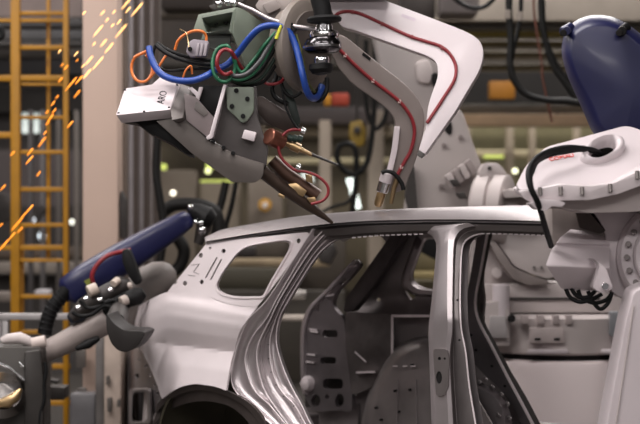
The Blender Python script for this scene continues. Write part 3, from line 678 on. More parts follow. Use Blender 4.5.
# ================================================================ C SHAPED YOKE
yk = thing('welding_yoke', 'C-shaped welding yoke, white upper arm and grey lower arm with red hoses', 'welding gun', P(402, 190, 8.0))
up = [(322, -12), (366, -12, 8), (384, 0, 6), (468, 32, 16), (481, 41, 10), (484, 54, 10), (480, 70, 8), (455, 112, 4), (425, 154, 2), (418.5, 150, 2), (426, 128, 4), (428, 104, 12), (438.5, 76, 8), (437, 62, 7), (428, 56, 6), (353, 29.5, 4), (342, 27, 4), (334, 16, 4)]
uY = lambda x, y: 7.97+(50-y)*.0016
mb = MB(); mb.prism(PP(rp(up, 3, 6), uY), Vector((.012, .075, -.008)))
ua = build('upper_arm', mb, white, yk, 'bright white bent upper arm', bevel=.007, seg=3)
mb = MB(); plate(mb, [(419, 150), (425, 154), (421, 158), (416.5, 155)], lambda x, y: uY(x, y)-.003, Vector((.01, .08, 0)), 1); build('arm_foot', mb, darkgrey, yk, 'dark foot of the white arm', bevel=.002)
mb = MB(); mb.tube([P(x, y, uY(x, y)-.006) for x, y in cr([(334, 17), (340, 12.5), (348, 11.3), (356, 12.5), (366, 16), (382, 23.5), (397, 30.5), (412, 37), (428, 42), (440, 46), (449, 53), (455, 63), (456, 73), (453, 83), (446, 94), (439, 105), (431, 117), (427, 123)], 6)], .0085, 8)
build('hose', mb, redhose, yk, 'red hose clipped along the white arm')
for x, y in ((352.5, 12), (382, 24), (412, 37), (442, 48)):
    mb = MB(); mb.box(P(x-1.4, y+1.8, uY(x, y)-.012), P(x+1.4, y+1.8, uY(x, y)-.012), P(x-1.4, y+1.8, uY(x, y)+.004), P(x-1.4, y-2.2, uY(x, y)-.012)); build('hose_clip', mb, M('dark_red_clip', (128, 62, 64), .5), yk, bevel=.001)
mb = MB(); plate(mb, [(402, 13.5), (416, 18.5), (415, 21.5), (401, 16.5)], lambda x, y: uY(x, y)-.001, Vector((0, .004, 0)), .5); build('faded_sticker', mb, M('faded_mauve', (206, 192, 202), .5), ua)
lo = [(328, 46), (337, 34), (346, 37, 4), (379, 64, 6), (405, 84, 10), (418, 98, 10), (425, 113, 10), (424, 132, 10), (416, 160, 6), (404, 190, 3), (391, 194, 3), (386, 184, 4), (391, 160, 6), (395, 134, 8), (395, 118, 10), (384, 106, 10), (352, 84, 6), (338, 68, 6)]
lY = lambda x, y: 7.90+(y-110)*.0006
mb = MB(); mb.prism(PP(rp(lo, 3, 5), lY), Vector((.0, .07, .01)))
la = build('lower_arm', mb, M('grey_arm_paint', (122, 112, 108), .5, 0, .06, 5), yk, 'grey bent lower arm', bevel=.006, seg=3)
mb = MB(); mb.sheet([[P(x, y, lY(x, y)-.010) for x, y in cr([(394.5, 126), (392, 148), (388.5, 164), (385.5, 176)], 4)], [P(x+5.6, y+.6, lY(x, y)-.014) for x, y in cr([(394.5, 126), (392, 148), (388.5, 164), (385.5, 176)], 4)]], (0, .05, 0))
build('arm_edge', mb, white, yk, 'bright polished edge of the grey arm', bevel=.002)
mb = MB(); mb.tube([P(x, y, lY(x, y)-.007) for x, y in cr([(334, 44), (342, 52), (355, 65), (372, 80), (388, 92), (400, 102), (408, 112), (413, 122), (414.5, 134), (411, 150), (405, 161), (400, 170), (397, 176)], 6)], .0090, 8)
build('hose', mb, redhose, yk, 'red hose clipped along the grey arm')
for x, y in ((345, 55.5), (373, 81), (399.5, 101.5), (401.5, 167)):
    mb = MB(); mb.box(P(x-1.6, y+1.8, lY(x, y)-.015), P(x+1.6, y+1.8, lY(x, y)-.015), P(x-1.6, y+1.8, lY(x, y)+.004), P(x-1.6, y-1.8, lY(x, y)-.015)); build('hose_clip', mb, M('pale_clip', (188, 160, 156), .5), yk, bevel=.001)
mb = MB(); plate(mb, [(363, 52), (371, 58), (370, 61), (362, 55)], lambda x, y: lY(x, y)-.002, Vector((0, .01, 0)), .5); build('black_plate', mb, black, yk)
e0, e1 = P(388, 172, 7.88), P(377.5, 206.5, 7.92)
ed = (e1-e0)
mb = MB(); mb.cyl(e0+ed*.0, e0+ed*.30, .032, 20); build('holder_body', mb, white, yk, 'bright electrode holder')
mb = MB(); mb.cyl(e0+ed*.22, e0+ed*.58, .030, 20); build('electrode_holder', mb, chrome, yk, 'chrome electrode holder')
mb = MB(); mb.tube([e0+ed*.56, e0+ed*.6, e0+ed*.9, e0+ed*.97, e1], [.02, .0225, .022, .018, .012], 18); build('electrode_tip', mb, brass, yk, 'pale brass electrode tip on the roof')
mb = MB(); mb.tube([P(x, y, 7.86) for x, y in cr([(381.5, 173), (386, 171.5), (393, 173), (398, 178), (402, 184), (403.5, 190)], 5)], .011, 10); build('clamp_band', mb, black, yk, 'black clamp band')
mb = MB(); mb.tube([P(x, y, 7.88) for x, y in ((398, 177), (394, 188), (391, 204))], [.016, .013, .01], 10); build('return_pipe', mb, M('dull_brass', (120, 100, 72), .4, .6), yk)

# ================================================================ RIGHT ROBOT (in front, right)
YS[0] = 1.06
rr = thing('white_robot', 'large white robot with hollow wrist and navy blue arm at right edge', 'robot', P(620, 300, 6.4))
wY = lambda x, y: 6.05+(190-y)*.0048
top_o = [(517, 184, 3), (527, 164, 6), (546, 147, 6), (624, 126, 5), (632, 127, 6), (668, 140, 8), (676, 158, 8), (641, 168, 6), (612, 182.5, 6), (589, 185, 4), (560, 183.5, 5), (533, 189, 4), (519, 190, 3)]
hole = ell(603, 153.5, 14.5, 7.6, -.42, 22)
ext = Vector((.0, .050, -.008))
mb = MB(); mb.panel(rp(top_o, 3, 5), [[(603+(x-603)*1.25, 153.5+(y-153.5)*1.25) for x, y in hole]], lambda x, y: P(x, y, wY(x, y)), ext, 7)
wc = build('wrist_cover', mb, white, rr, 'white wrist cover with a large cable hole', angle=30)
mb = MB()
h = lambda k, d: [P(602+(x-603)*k, 154+(y-153.5)*k, wY(x, y))+d for x, y in hole+[hole[0]]]
up_ = Vector((0, -.02, .028))
mb.loft([h(1.72, Vector((0, 0, 0))), h(1.62, up_*.7), h(1.4, up_), h(1.12, up_*.95), h(1.0, up_*.5), h(.95, -up_*.3)])
build('hole_rim', mb, white, wc, 'raised rim of the cable hole', angle=70)
mb = MB(); mb.loft([h(.95, -up_*.3), h(.93, -up_*2), h(.9, -up_*4.2)]); build('hole_wall', mb, hole_dark, wc)
mb = MB(); mb.prism([P(603+(x-603)*1.2, 154+(y-154)*1.2, wY(x, y))-up_*4 for x, y in hole], -up_*.3); build('hole_floor', mb, hole_dark, wc)
flo = [(519, 191), (533, 190), (560, 184.5), (590, 186), (613, 183.5), (643, 169), (680, 160), (684, 176), (645, 184), (618, 194), (590, 200), (562, 200.5), (536, 205), (524, 199)]
mb = MB(); mb.prism(PP(rp(flo, 3), lambda x, y: 6.03), Vector((0, .22, .02)))
wf = build('wrist_flange', mb, M('white_shade', (206, 196, 198), .45), rr, 'bolted flange under the wrist cover', bevel=.008)
for x, y in ((540, 191), (560.5, 190.5), (582, 190.5), (610, 187.5), (637, 174.5)):
    mb = MB(); mb.tube([P(x, y-3.4, 6.025), P(x+.5, y+4.6, 6.018)], .0085, 10); build('bolt', mb, M('bolt_grey', (120, 114, 112), .4, .5), wf)
mb = MB(); plate(mb, [(534, 203), (560, 199), (590, 199), (618, 193), (645, 183), (690, 176), (690, 208), (628, 212), (589, 213), (566, 208), (548, 209)], 6.12, Vector((0, .3, 0)), 3)
build('wrist_body', mb, whitegrey, rr, 'pale wrist body', bevel=.015, seg=3)
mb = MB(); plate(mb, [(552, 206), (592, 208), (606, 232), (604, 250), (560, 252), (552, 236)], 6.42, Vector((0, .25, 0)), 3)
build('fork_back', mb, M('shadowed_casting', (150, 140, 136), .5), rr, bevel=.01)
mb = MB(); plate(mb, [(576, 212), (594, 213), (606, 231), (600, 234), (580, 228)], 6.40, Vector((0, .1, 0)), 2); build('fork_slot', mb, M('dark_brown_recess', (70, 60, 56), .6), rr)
# servo motor
prof = [(229, 570, 6.42), (237.5, 561, 6.36), (238.5, 560.5, 6.35), (243, 556, 6.33), (245, 555, 6.345), (249, 551, 6.31), (263, 546, 6.22), (266, 546, 6.21), (289, 561, 6.33), (291, 566, 6.5), (240, 575, 6.6)]
mb = MB(); ln = []
for y, x, Y in prof: ln.append([P(x, y, Y), P(x+18, y+.2, Y+.012), P(610, y+1.5+(y-229)*.02, Y+.06)])
mb.loft(ln, closed=True)
sm = build('servo_motor', mb, white, rr, 'pale grey faceted servo motor', bevel=.006, angle=20)
mb = MB(); plate(mb, [(592, 258), (598, 262), (600, 267), (594, 289), (604, 294), (613, 288), (606, 268)], 6.18, Vector((0, .12, 0)), 3); lug = build('lug', mb, white, rr, 'white cast lug with a bolt', bevel=.008)
mb = MB(); mb.cyl(P(605.5, 286.5, 6.12), P(605.5, 286.5, 6.2), .015, 14); build('bolt', mb, chrome, lug)
# big flange with bolts
fcn = P(672, 255, 6.25); fax = Vector((-.28, -.95, .10)).normalized()
mb = MB(); mb.lathe(fcn-fax*.25, fax, [(0, .23), (.02, .24), (.16, .24), (.175, .232), (.18, .222), (.195, .222), (.205, .212), (.205, .165), (.235, .158), (.245, .148), (.25, 0.0)], 56)
bf = build('axis_flange', mb, white, rr, 'large round white flange with bolts', angle=30)
mb = MB(); plate(mb, [(586, 209), (640, 206), (690, 206), (690, 300), (625, 300), (612, 292), (600, 262), (606, 244), (606, 233)], 6.40, Vector((0, .2, 0)), 4); build('axis_housing', mb, white, rr, bevel=.012)
a_ = fax.cross(Vector((0, 0, 1))).normalized(); b_ = a_.cross(fax)
for k in range(9):
    an = -1.25+k*.3
    c = fcn+(a_*math.cos(an)+b_*math.sin(an))*.187
    q = c-fax*.03
    mb = MB(); mb.cyl(c-fax*.06, c-fax*.020, .0125, 10); build('bolt', mb, M('steel_bolt', (112, 105, 104), .3, .6) if k == 0 else bpy.data.materials['steel_bolt'], bf)
# column in front
mb = MB(); mb.prism(PP(rp([(634, 292, 4), (626, 322, 6), (607, 424, 0), (603, 446, 2), (598, 632, 2), (720, 632, 2), (720, 286, 4), (650, 284, 6)], 4), 5.9), Vector((.02, .30, 0)))
cl_ = build('front_column', mb, white, rr, 'smooth white lower arm column', bevel=.012, seg=3)
mb = MB(); mb.tube([P(633.5, 306, 5.895), P(630, 330, 5.895), P(616, 424, 5.895), P(613, 444, 5.895)], .0035, 6); build('panel_seam', mb, whitegrey, cl_)
# navy arm
na = [(561.5, 44, 12), (566, 28, 12), (577, 19.5, 8), (590, 15, 10), (606, 15, 10), (622, 20, 14), (660, 48, 16), (690, 80, 16), (690, 165, 5), (620, 165, 5), (592, 132, 6), (580, 104, 8), (568, 78, 8), (561.5, 56, 10)]
nr = dens(rp(na, 6, 6), 4); ctr = (632, 92)
def inset(d):
    out = []
    for i in range(len(nr)):
        l = math.hypot(ctr[0]-nr[i][0], ctr[1]-nr[i][1])
        out.append((nr[i][0]+(ctr[0]-nr[i][0])/l*d, nr[i][1]+(ctr[1]-nr[i][1])/l*d))
    return out
sg = 1
mb = MB(); rings = []
for dpx, dy in ((0, .34), (0, .13), (.6, .095), (2.2, .062), (5, .034), (8.5, .014), (11, .004), (13, 0)):
    ring = [P(x, y, 6.60+dy) for x, y in inset(sg*dpx)]; rings.append(ring+[ring[0]])
mb.loft(rings); mb.v.append(P(634, 92, 6.60)); q_ = len(mb.v)-1; n_ = len(rings[0]); mb.f += [[q_-n_+i, q_-n_+i+1, q_] for i in range(n_-1)]
nb = build('navy_arm', mb, navy, rr, 'navy blue upper arm cover', angle=60)
for x, y in ((567, 30), (623, 30)):
    mb = MB(); mb.cyl(P(x-4, y+2, 6.62), P(x+4, y-3, 6.66), .022, 16); mb.cyl(P(x-1, y+1, 6.575), P(x, y, 6.70), .020, 16)
    kb = build('clip_knob', mb, navy if x < 600 else black, nb)
    mb = MB(); mb.cyl(P(x-4, y+3, 6.572), P(x-3, y+2.4, 6.60), .015, 12); build('knob_hole', mb, hole_dark, kb)
for a, b in (((592, 59), (605, 63)), ((604, 85), (620, 84))):
    mb = MB(); mb.tube([P(*a, 6.617), P(*b, 6.617)], .0022, 6); build('scratch', mb, M('pale_scratch', (86, 88, 128), .5) if a[0] < 600 else bpy.data.materials['pale_scratch'], nb)
# cables out of the hole
for off, r in ((0, .0115), (2.2, .010), (5.2, .0065)):
    mb = MB(); hose(mb, [(606, 158, 6.36), (600, 153.5, 6.28), (592, 150+off*.3, 6.22), (580, 148+off*.5, 6.18), (566, 147.5+off, 6.15), (551, 150.5+off, 6.13), (538, 157+off, 6.08), (530+off*.6, 167+off, 6.02), (528.5+off*.5, 178, 5.99), (531.5+off*.3, 190, 5.98), (537+off*.3, 201, 5.99), (541+off*.3, 213, 6.03), (546+off*.3, 230, 6.15), (551+off*.3, 246, 6.3)], r)
    build('cable', mb, black, rr, 'black cable arching out of the hole')
mb = MB(); plate(mb, [(530, 203), (540, 199), (556, 200), (566, 203), (562, 207), (552, 206), (546, 211), (536, 209)], 6.0, Vector((0, .12, 0)), 2); build('cable_bracket', mb, white, rr, 'white cable bracket', bevel=.004)
text_mesh('COMAU', .030, redpaint, 'lettering', rr, P(561.5, 157.4, wY(561, 157)-.004), P(572, 155.6, wY(572, 155.6))-P(551, 159.4, wY(551, 159.4)), P(560, 140, wY(560, 140))-P(561, 157, wY(561, 157)))
for pts in ([(566, 289), (570, 297), (580, 302), (592, 299), (602, 294)], [(578, 290), (582, 298), (594, 303), (606, 300), (612, 293)], [(588, 291), (592, 300), (600, 309), (608, 303), (612, 292)], [(571, 288), (577, 296), (588, 297), (596, 290)]):
    mb = MB(); hose(mb, at(6.34, pts), .009); build('cable', mb, black, rr, 'black cable loop under the motor')

YS[0] = 1.0
# ================================================================ MIDDLE ROBOT behind the car
mr = thing('white_robot', 'pale robot on round white pedestal behind the car body', 'robot', Vector(P(550, 352, 10.6).xy.to_3d()))
pc = P(556, 352, 10.6); pc.z = 0
zz = lambda y, Y=10.6: CAMZ-(y-CY)/F*Y
mb = MB(); mb.lathe(pc, (0, 0, 1), [(0, .62), (.03, .60), (zz(357)-.02, .57), (zz(355.5), .56), (zz(354), .53)], 64); build('pedestal', mb, M('pedestal_white', (240, 226, 226), .5, 0, .03, 2), mr, 'smooth round white pedestal')
mb = MB(); mb.lathe(pc+Vector((0, 0, zz(354))), (0, 0, 1), [(0, .50), (zz(348)-zz(354), .50)], 64); build('gap_ring', mb, hole_dark, mr)
for x0, x1 in ((527, 568), (601, 640)):
    mb = MB(); mb.box(P(x0, 354, 10.04), P(x1, 354, 10.04), P(x0, 354, 10.3), P(x0, 349.2, 10.04)); build('shim_block', mb, white, mr, bevel=.01)
mb = MB(); mb.lathe(pc+Vector((0, 0, zz(348.5))), (0, 0, 1), [(0, .52), (.012, .535), (zz(314)-zz(348.5), .535), (zz(311)-zz(348.5), .50)], 64); bs = build('base_flange', mb, whitegrey, mr, 'bolted base ring')
mb = MB(); plate(mb, [(478, 305), (500, 300), (510, 312), (510, 346), (486, 346)], 10.1, Vector((0, .3, 0)), 3); build('base_foot', mb, whitegrey, mr, bevel=.02)
mb = MB(); plate(mb, [(490, 316), (506, 316), (508, 338), (488, 338)], 10.07, Vector((0, .05, 0)), 2); build('foot_cover', mb, M('foot_grey', (170, 164, 164), .5), mr, bevel=.005)
mb = MB(); mb.cyl(P(511.5, 318.4, 10.03), P(511.5, 318.4, 10.12), .025, 16); build('round_port', mb, hole_dark, mr, 'dark round port')
for i, x in enumerate((525, 541, 556, 569)):
    mb = MB(); plate(mb, [(x-3, 315), (x+3, 315), (x+3.4, 324), (x-3.4, 324)], 10.045, Vector((0, .08, 0)), 1); build('bolt_block', mb, M('bolt_block_grey', (170, 158, 156), .5) if i == 0 else bpy.data.materials['bolt_block_grey'], bs, bevel=.006)
mb = MB(); plate(mb, [(530, 328), (563, 328), (565, 343), (529, 343)], 10.045, Vector((0, .06, 0)), 2); pl = build('rating_plate', mb, M('plate_mauve', (182, 170, 168), .45), mr, 'rectangular plate with two dark slots', bevel=.003)
for x in (537.6, 556.8):
    mb = MB(); mb.box(P(x-3, 340.4, 10.04), P(x+3, 340.4, 10.04), P(x-3, 340.4, 10.06), P(x-3, 338, 10.04)); build('slot', mb, hole_dark, pl)
mb = MB(); plate(mb, [(611, 312), (624, 312), (622, 338), (610, 336)], 10.08, Vector((0, .1, 0)), 2); build('grey_box', mb, M('blue_grey', (122, 124, 128), .5), mr, bevel=.004)
mb = MB(); plate(mb, [(470, 292), (486, 284), (640, 284), (640, 313), (470, 313)], 10.25, Vector((0, .5, 0)), 3); build('turret', mb, whitegrey, mr, 'pale turret casting', bevel=.03, seg=3)
mb = MB(); plate(mb, [(505, 297.5), (600, 297.5), (600, 300), (505, 300)], 10.235, Vector((0, .05, 0)), .5); build('turret_groove', mb, darkgrey, mr)
mb = MB(); mb.cyl(P(501, 284, 10.15), P(501, 316, 10.15), .055, 24); build('counter_cylinder', mb, white, mr, 'short upright cylinder')
mb = MB(); plate(mb, [(470, 234), (488, 233), (500, 252), (517, 276), (534, 284), (534, 300), (470, 300)], 10.35, Vector((0, .3, 0)), 4); build('side_casting', mb, M('side_cast', (168, 158, 156), .5), mr, bevel=.02)
mb = MB(); plate(mb, [(487, 237), (492, 236), (514, 268), (533, 276), (549, 281), (547, 285), (527, 285), (513, 279), (497, 258)], 10.18, Vector((0, .35, 0)), 3); build('cast_rib', mb, M('rib_grey', (132, 122, 119), .5), mr, 'dark curved casting rib', bevel=.012)
mb = MB(); plate(mb, [(490, 232), (560, 228), (562, 274), (548, 279), (531, 274), (514, 266)], 10.22, Vector((0, .4, 0)), 4); mp = build('motor_cover', mb, whitegrey, mr, 'pale angled motor cover', bevel=.02)
for x, y in ((534, 267.5), (541.5, 267.5)):
    mb = MB(); mb.cyl(P(x, y, 10.19), P(x, y, 10.24), .010, 10); build('bolt', mb, midgrey, mp)
mb = MB(); mb.cyl(P(497, 273, 10.28), P(497, 273, 10.38), .035, 16); build('bolt_boss', mb, whitegrey, mr)
# shoulder and arm above the roof
mb = MB(); plate(mb, [(404, 232), (410, 170), (428, 122), (448, 102, 6), (463, 112, 6), (474, 146, 8), (482, 166, 4), (486, 232)], 10.5, Vector((0, .35, 0)), 5)
sh = build('shoulder_casting', mb, M('shoulder_grey', (172, 163, 160), .5, 0, .05, 4), mr, 'pale grey shoulder casting', bevel=.025, seg=3)
mb = MB(); plate(mb, [(443, 117), (448, 117), (452, 124), (452, 134), (448, 135), (444, 129)], 10.485, Vector((0, .05, 0)), 3); build('oval_hole', mb, hole_dark, sh, 'dark oval hole')
for x, y in ((444, 145), (441, 186), (460.5, 137)):
    mb = MB(); mb.cyl(P(x, y, 10.46), P(x, y, 10.55), .016, 12); build('bolt', mb, M('shoulder_bolt', (130, 120, 118), .5) if x == 444 else bpy.data.materials['shoulder_bolt'], sh)
mb = MB(); plate(mb, [(414, 232), (405, 196), (410, 165), (414, 165), (420, 232)], 10.42, Vector((0, .1, 0)), 2); build('dark_gap', mb, darkgrey, mr)
mb = MB(); plate(mb, [(372, 24), (400, 30), (446, 48), (452, 78), (446, 108), (420, 140), (400, 112), (384, 84)], 10.75, Vector((0, .35, 0)), 8); ar_ = build('rear_arm', mb, M('rear_arm_grey', (160, 152, 150), .5, 0, .06, 4), mr, 'pale grey arm behind the white yoke', bevel=.03, seg=3)
mb = MB(); plate(mb, [(415, 62), (428, 58), (434, 72), (430, 84), (418, 82)], 10.70, Vector((0, .1, 0)), 5); build('arm_boss', mb, whitegrey, ar_, bevel=.012)
mb = MB(); plate(mb, [(431, 74), (437, 72), (440, 80), (434, 87)], 10.68, Vector((0, .1, 0)), 3); build('arm_hole', mb, hole_dark, ar_)
jx = Vector((.93, -.36, -.05)).normalized()
jc = P(484, 208, 10.3)
mb = MB(); mb.lathe(jc-jx*.05, jx, [(0, .20), (.02, .222), (.10, .226), (.11, .20), (.12, .20), (.13, .226), (.20, .222), (.215, .20)], 48); jb = build('wrist_joint', mb, whitegrey, mr, 'round pale joint drum')
mb = MB(); mb.lathe(jc+jx*.16, jx, [(0, .20), (.0, .135), (.10, .135), (.12, .10), (.2, .10)], 40); build('joint_hub', mb, M('hub_grey', (176, 166, 162), .5), jb)
mb = MB(); plate(mb, [(504, 190), (530, 189), (534, 196), (506, 198)], 9.95, Vector((0, .2, 0)), 2); build('joint_fork', mb, whitegrey, mr, bevel=.012)
mb = MB(); plate(mb, [(479, 172), (484, 163), (498, 163), (504, 169), (508, 176), (480, 182)], 10.2, Vector((0, .15, 0)), 3); bk = build('joint_bracket', mb, whitegrey, mr, bevel=.012)
mb = MB(); mb.cyl(P(489.5, 168, 10.16), P(489.5, 168, 10.22), .012, 12); build('bolt', mb, darkgrey, bk)
for i in range(4):
    x, y = 446+i*6.4, 176-i*4.6
    mb = MB(); plate(mb, [(x, y), (x+5, y-4), (x+12, y+9), (x+7, y+13)], 10.30+.02*(i % 2), Vector((0, .16, 0)), 1.5); build('joint_motor', mb, whitegrey if i % 2 == 0 else M('joint_motor_grey_%d' % i, (150, 140, 138), .5), mr, bevel=.01)
for x, y in ((449, 180), (456, 193)):
    mb = MB(); plate(mb, [(x, y), (x+8, y-1), (x+12, y+6), (x+4, y+6)], 10.27, Vector((0, .1, 0)), 1.5); build('socket', mb, darkgrey, mr, bevel=.006)
# ================================================================ LEFT ROBOT
lr = thing('navy_robot', 'robot with long navy blue arm at left behind the car tail', 'robot', P(90, 330, 9.5))
pa, pb = P(70, 290, 9.45), P(183, 222, 9.75)
ax = (pb-pa).normalized(); up_n = (Vector((0, 0, 1))-ax*ax.z).normalized(); sd = ax.cross(up_n)
mb = MB(); rings = []
for t, hw, hh in ((-.055, .02, .03), (-.05, .045, .055), (-.02, .07, .085), (.15, .085, .098), (.45, .085, .095), (.75, .075, .080), (.95, .062, .066), (1.04, .05, .055), (1.07, .02, .03)):
    c = pa+(pb-pa)*t
    rings.append([c+sd*hw*(abs(math.cos(a))**.6*(1 if math.cos(a) > 0 else -1))+up_n*hh*(abs(math.sin(a))**.6*(1 if math.sin(a) > 0 else -1)) for a in [2*PI*k/24 for k in range(25)]])
mb.loft(rings); n_ = len(mb.v)
build('navy_arm', mb, navy, lr, 'long navy blue arm cover', angle=60)
mb = MB(); hose(mb, [(68, 288, 9.42), (62, 296, 9.42), (55, 304, 9.42), (50, 313, 9.42), (47, 322, 9.42), (44.5, 334, 9.42)], .042, sides=14); hs = build('corrugated_hose', mb, black, lr, 'black corrugated hose')
for k in range(8):
    mb = MB(); q0 = cr([(62, 296), (55, 304), (50, 313), (47, 322), (44.8, 333)], 4); a = q0[k*2]; b = q0[k*2+1]
    mb.cyl(P(a[0], a[1], 9.42), P(a[0]*.7+b[0]*.3, a[1]*.7+b[1]*.3, 9.42), .050, 14); build('hose_ring', mb, M('hose_ring_black', (30, 29, 31), .5) if k == 0 else bpy.data.materials['hose_ring_black'], hs)
mb = MB(); hose(mb, [(94, 285, 9.34), (92, 276, 9.32), (97, 265, 9.32), (107, 256, 9.33), (118, 252.5, 9.36), (130, 250, 9.42)], .013); build('hose', mb, redhose, lr, 'red hose along the navy arm')
mb = MB(); plate(mb, [(84, 281), (91, 277), (93, 283), (87, 286)], 9.34, Vector((0, .04, 0)), 1); build('sticker', mb, M('olive_sticker', (112, 116, 40), .5), lr, 'small yellow-green sticker')
mb = MB(); ps = [P(x, y, 9.3) for x, y in ((40, 354), (58, 346), (80, 335), (104, 322), (118, 318))]
mb.tube(ps, [.06, .066, .072, .078, .07], 20); build('forearm', mb, M('forearm_grey', (146, 135, 131), .5, 0, .06, 5), lr, 'pale grey forearm')
mb = MB(); mb.tube([P(x, y, 9.22) for x, y in ((76, 349), (88, 344), (99, 338))], [.012, .03, .015], 10); build('forearm_slot', mb, black, lr)
mb = MB(); mb.tube([P(x, y, 9.25) for x, y in ((72, 318), (84, 306), (102, 296), (124, 284), (130, 282))], [.03, .05, .055, .052, .02], 14); build('wrist_motor', mb, darkgrey, lr, 'dark wrist motor')
mb = MB(); mb.cyl(P(88, 292, 9.18), P(97, 288, 9.2), .036, 16); build('motor_cap', mb, M('pale_cap', (186, 172, 160), .5), lr, 'pale motor cap'); mb = MB(); mb.cyl(P(113, 284, 9.16), P(118, 280, 9.2), .022, 14); build('small_cap', mb, bpy.data.materials['pale_cap'], lr)
mb = MB(); plate(mb, [(122, 250), (128, 248), (134, 262), (141, 282), (136, 286), (128, 276), (122, 262)], 9.25, Vector((0, .12, 0)), 3); build('black_strap', mb, black, lr, bevel=.008)
mb = MB(); mb.tube([P(x, y, 9.2) for x, y in ((104, 312), (116, 305), (128, 299), (138, 296), (144, 292))], [.03, .045, .05, .052, .03], 14); build('tool_motor', mb, black, lr)
mb = MB(); mb.cyl(P(121, 302, 9.12), P(127, 299, 9.14), .03, 14); mb.cyl(P(128, 286, 9.14), P(132, 285, 9.14), .018, 12); build('tool_cap', mb, M('light_cap', (176, 164, 156), .5), lr)
mb = MB(); plate(mb, [(66, 316), (74, 306), (88, 304), (92, 312), (82, 322), (70, 324)], 9.24, Vector((0, .12, 0)), 3); build('wrist_plate', mb, M('blue_black', (34, 36, 46), .4, .3), lr, bevel=.008)
for pts in ([(80, 300), (88, 308), (100, 306), (110, 300)], [(98, 294), (104, 302), (114, 300)], [(72, 312), (80, 316), (92, 314), (104, 306), (112, 308)]):
    mb = MB(); hose(mb, at(9.14, pts), .012); build('cable', mb, black, lr)
for x, y in ((84, 300), (98, 301), (76, 309), (108, 291)):
    mb = MB(); mb.cyl(P(x, y, 9.12), P(x+4, y-2, 9.13), .014, 10); build('fitting', mb, chrome, lr)
mb = MB(); plate(mb, [(106, 312, 4), (112, 322, 8), (124, 331, 8), (140, 331, 2), (145.5, 333, 2), (142, 340, 3), (134, 350, 6), (122, 353, 8), (112, 346, 8), (106, 330, 8)], 8.45, Vector((.02, .3, 0)), 4)
build('rubber_pad', mb, M('dark_pad', (38, 35, 34), .5, 0, .1), lr, 'dark curved rubber pad touching the car tail', bevel=.02, seg=3)
mb = MB(); mb.tube([P(116, 322, 8.75), P(118, 316, 9.0), P(120, 308, 9.25)], [.05, .06, .05], 14); build('pad_stem', mb, darkgrey, lr)
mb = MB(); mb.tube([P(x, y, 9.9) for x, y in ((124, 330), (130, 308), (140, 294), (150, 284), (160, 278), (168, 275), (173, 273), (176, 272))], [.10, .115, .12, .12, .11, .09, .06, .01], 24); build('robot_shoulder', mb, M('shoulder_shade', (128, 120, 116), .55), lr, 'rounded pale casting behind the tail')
q_ = P(162, 284, 10.0); mb = MB(); mb.tube([q_, q_+Vector((.02, .05, -.4)), Vector((q_.x+.02, 10.05, .02))], [.11, .13, .16], 20); build('robot_base', mb, whitegrey, lr)
# clamp at the end of the navy arm
ck = thing('clamp_unit', 'black clamp with bright fittings at the upper end of the navy arm', 'clamp', P(202, 236, 9.8))
mb = MB(); mb.tube([P(x, y, 9.8) for x, y in ((190, 207), (196, 212), (206, 218), (213, 222))], [.03, .06, .075, .05], 16); build('body', mb, black, ck)
mb = MB(); mb.tube([P(x, y, 9.8) for x, y in ((204, 220), (203, 230), (198, 244))], [.05, .045, .03], 14); build('neck', mb, darkgrey, ck)
for x, y, r in ((190.5, 207, .018), (196, 222, .016), (201, 223, .016), (202, 230.5, .026)):
    mb = MB(); mb.ball(P(x, y, 9.70), r, 8); build('fitting', mb, chrome, ck, 'bright fitting')
# ================================================================ gripper at the lower left
gp = thing('gripper', 'dark grey gripper block with shiny metal parts at lower left', 'gripper', P(20, 424, 9.0))
mb = MB(); plate(mb, [(-12, 347), (40, 347), (42, 352), (42, 510), (-12, 510)], 9.1, Vector((0, .3, 0)), 2); build('block', mb, M('block_grey', (70, 67, 64), .45, .4, .1), gp, bevel=.01)
mb = MB(); plate(mb, [(24, 352), (40, 350), (43, 380), (42, 446), (25, 446)], 9.04, Vector((0, .1, 0)), 2); build('front_plate', mb, M('plate_dark', (58, 55, 53), .4, .5, .1), gp, bevel=.006)
mb = MB(); mb.lathe(P(2, 392, 9.0), (.4, -1, .5), [(-.02, .15), (.0, .13), (.02, .11), (-.01, .08), (-.03, .04), (-.03, 0)], 32); build('chrome_bowl', mb, M('worn_chrome', (150, 146, 144), .25, 1.0, .2, 14), gp, 'shiny chrome bowl')
mb = MB(); mb.tube([P(x, y, 8.95) for x, y in ((-4, 404), (8, 402), (16, 396), (21, 389))], [.02, .035, .03, .01], 12); build('brass_part', mb, brass, gp, 'pale brass piece')
mb = MB(); mb.tube([P(-2, 362, 8.98), P(10, 368, 8.98), P(24, 380, 8.98)], .008, 8); build('chrome_rod', mb, chrome, gp)
mb = MB(); mb.tube([P(19, 362, 9.0), P(23, 367, 9.0)], .01, 8); build('chrome_pin', mb, chrome, gp)
mb = MB(); mb.tube([P(x, y, 9.2) for x, y in ((2, 341), (8, 339), (20, 338), (28, 341), (32, 344))], [.02, .03, .035, .03, .02], 16); build('top_cover', mb, whitegrey, gp, 'pale rounded cover on top')
mb = MB(); mb.cyl(P(32, 344, 9.15), P(46, 341, 9.15), .035, 16); build('top_pin', mb, M('pinkish_grey', (186, 172, 166), .5), gp)
mb = MB(); hose(mb, at(9.05, [(45, 362), (46, 372), (44, 384), (44, 400), (40, 416), (40, 440)]), .012); build('cable', mb, black, gp)
mb = MB(); plate(mb, [(46, 388), (64, 388), (64, 400), (46, 400)], 9.6, Vector((0, .2, 0)), 1); plate(mb, [(44, 378), (57, 381), (57, 384), (44, 381)], 9.6, Vector((0, .1, 0)), 1); build('bracket', mb, darkgrey, gp, bevel=.006)

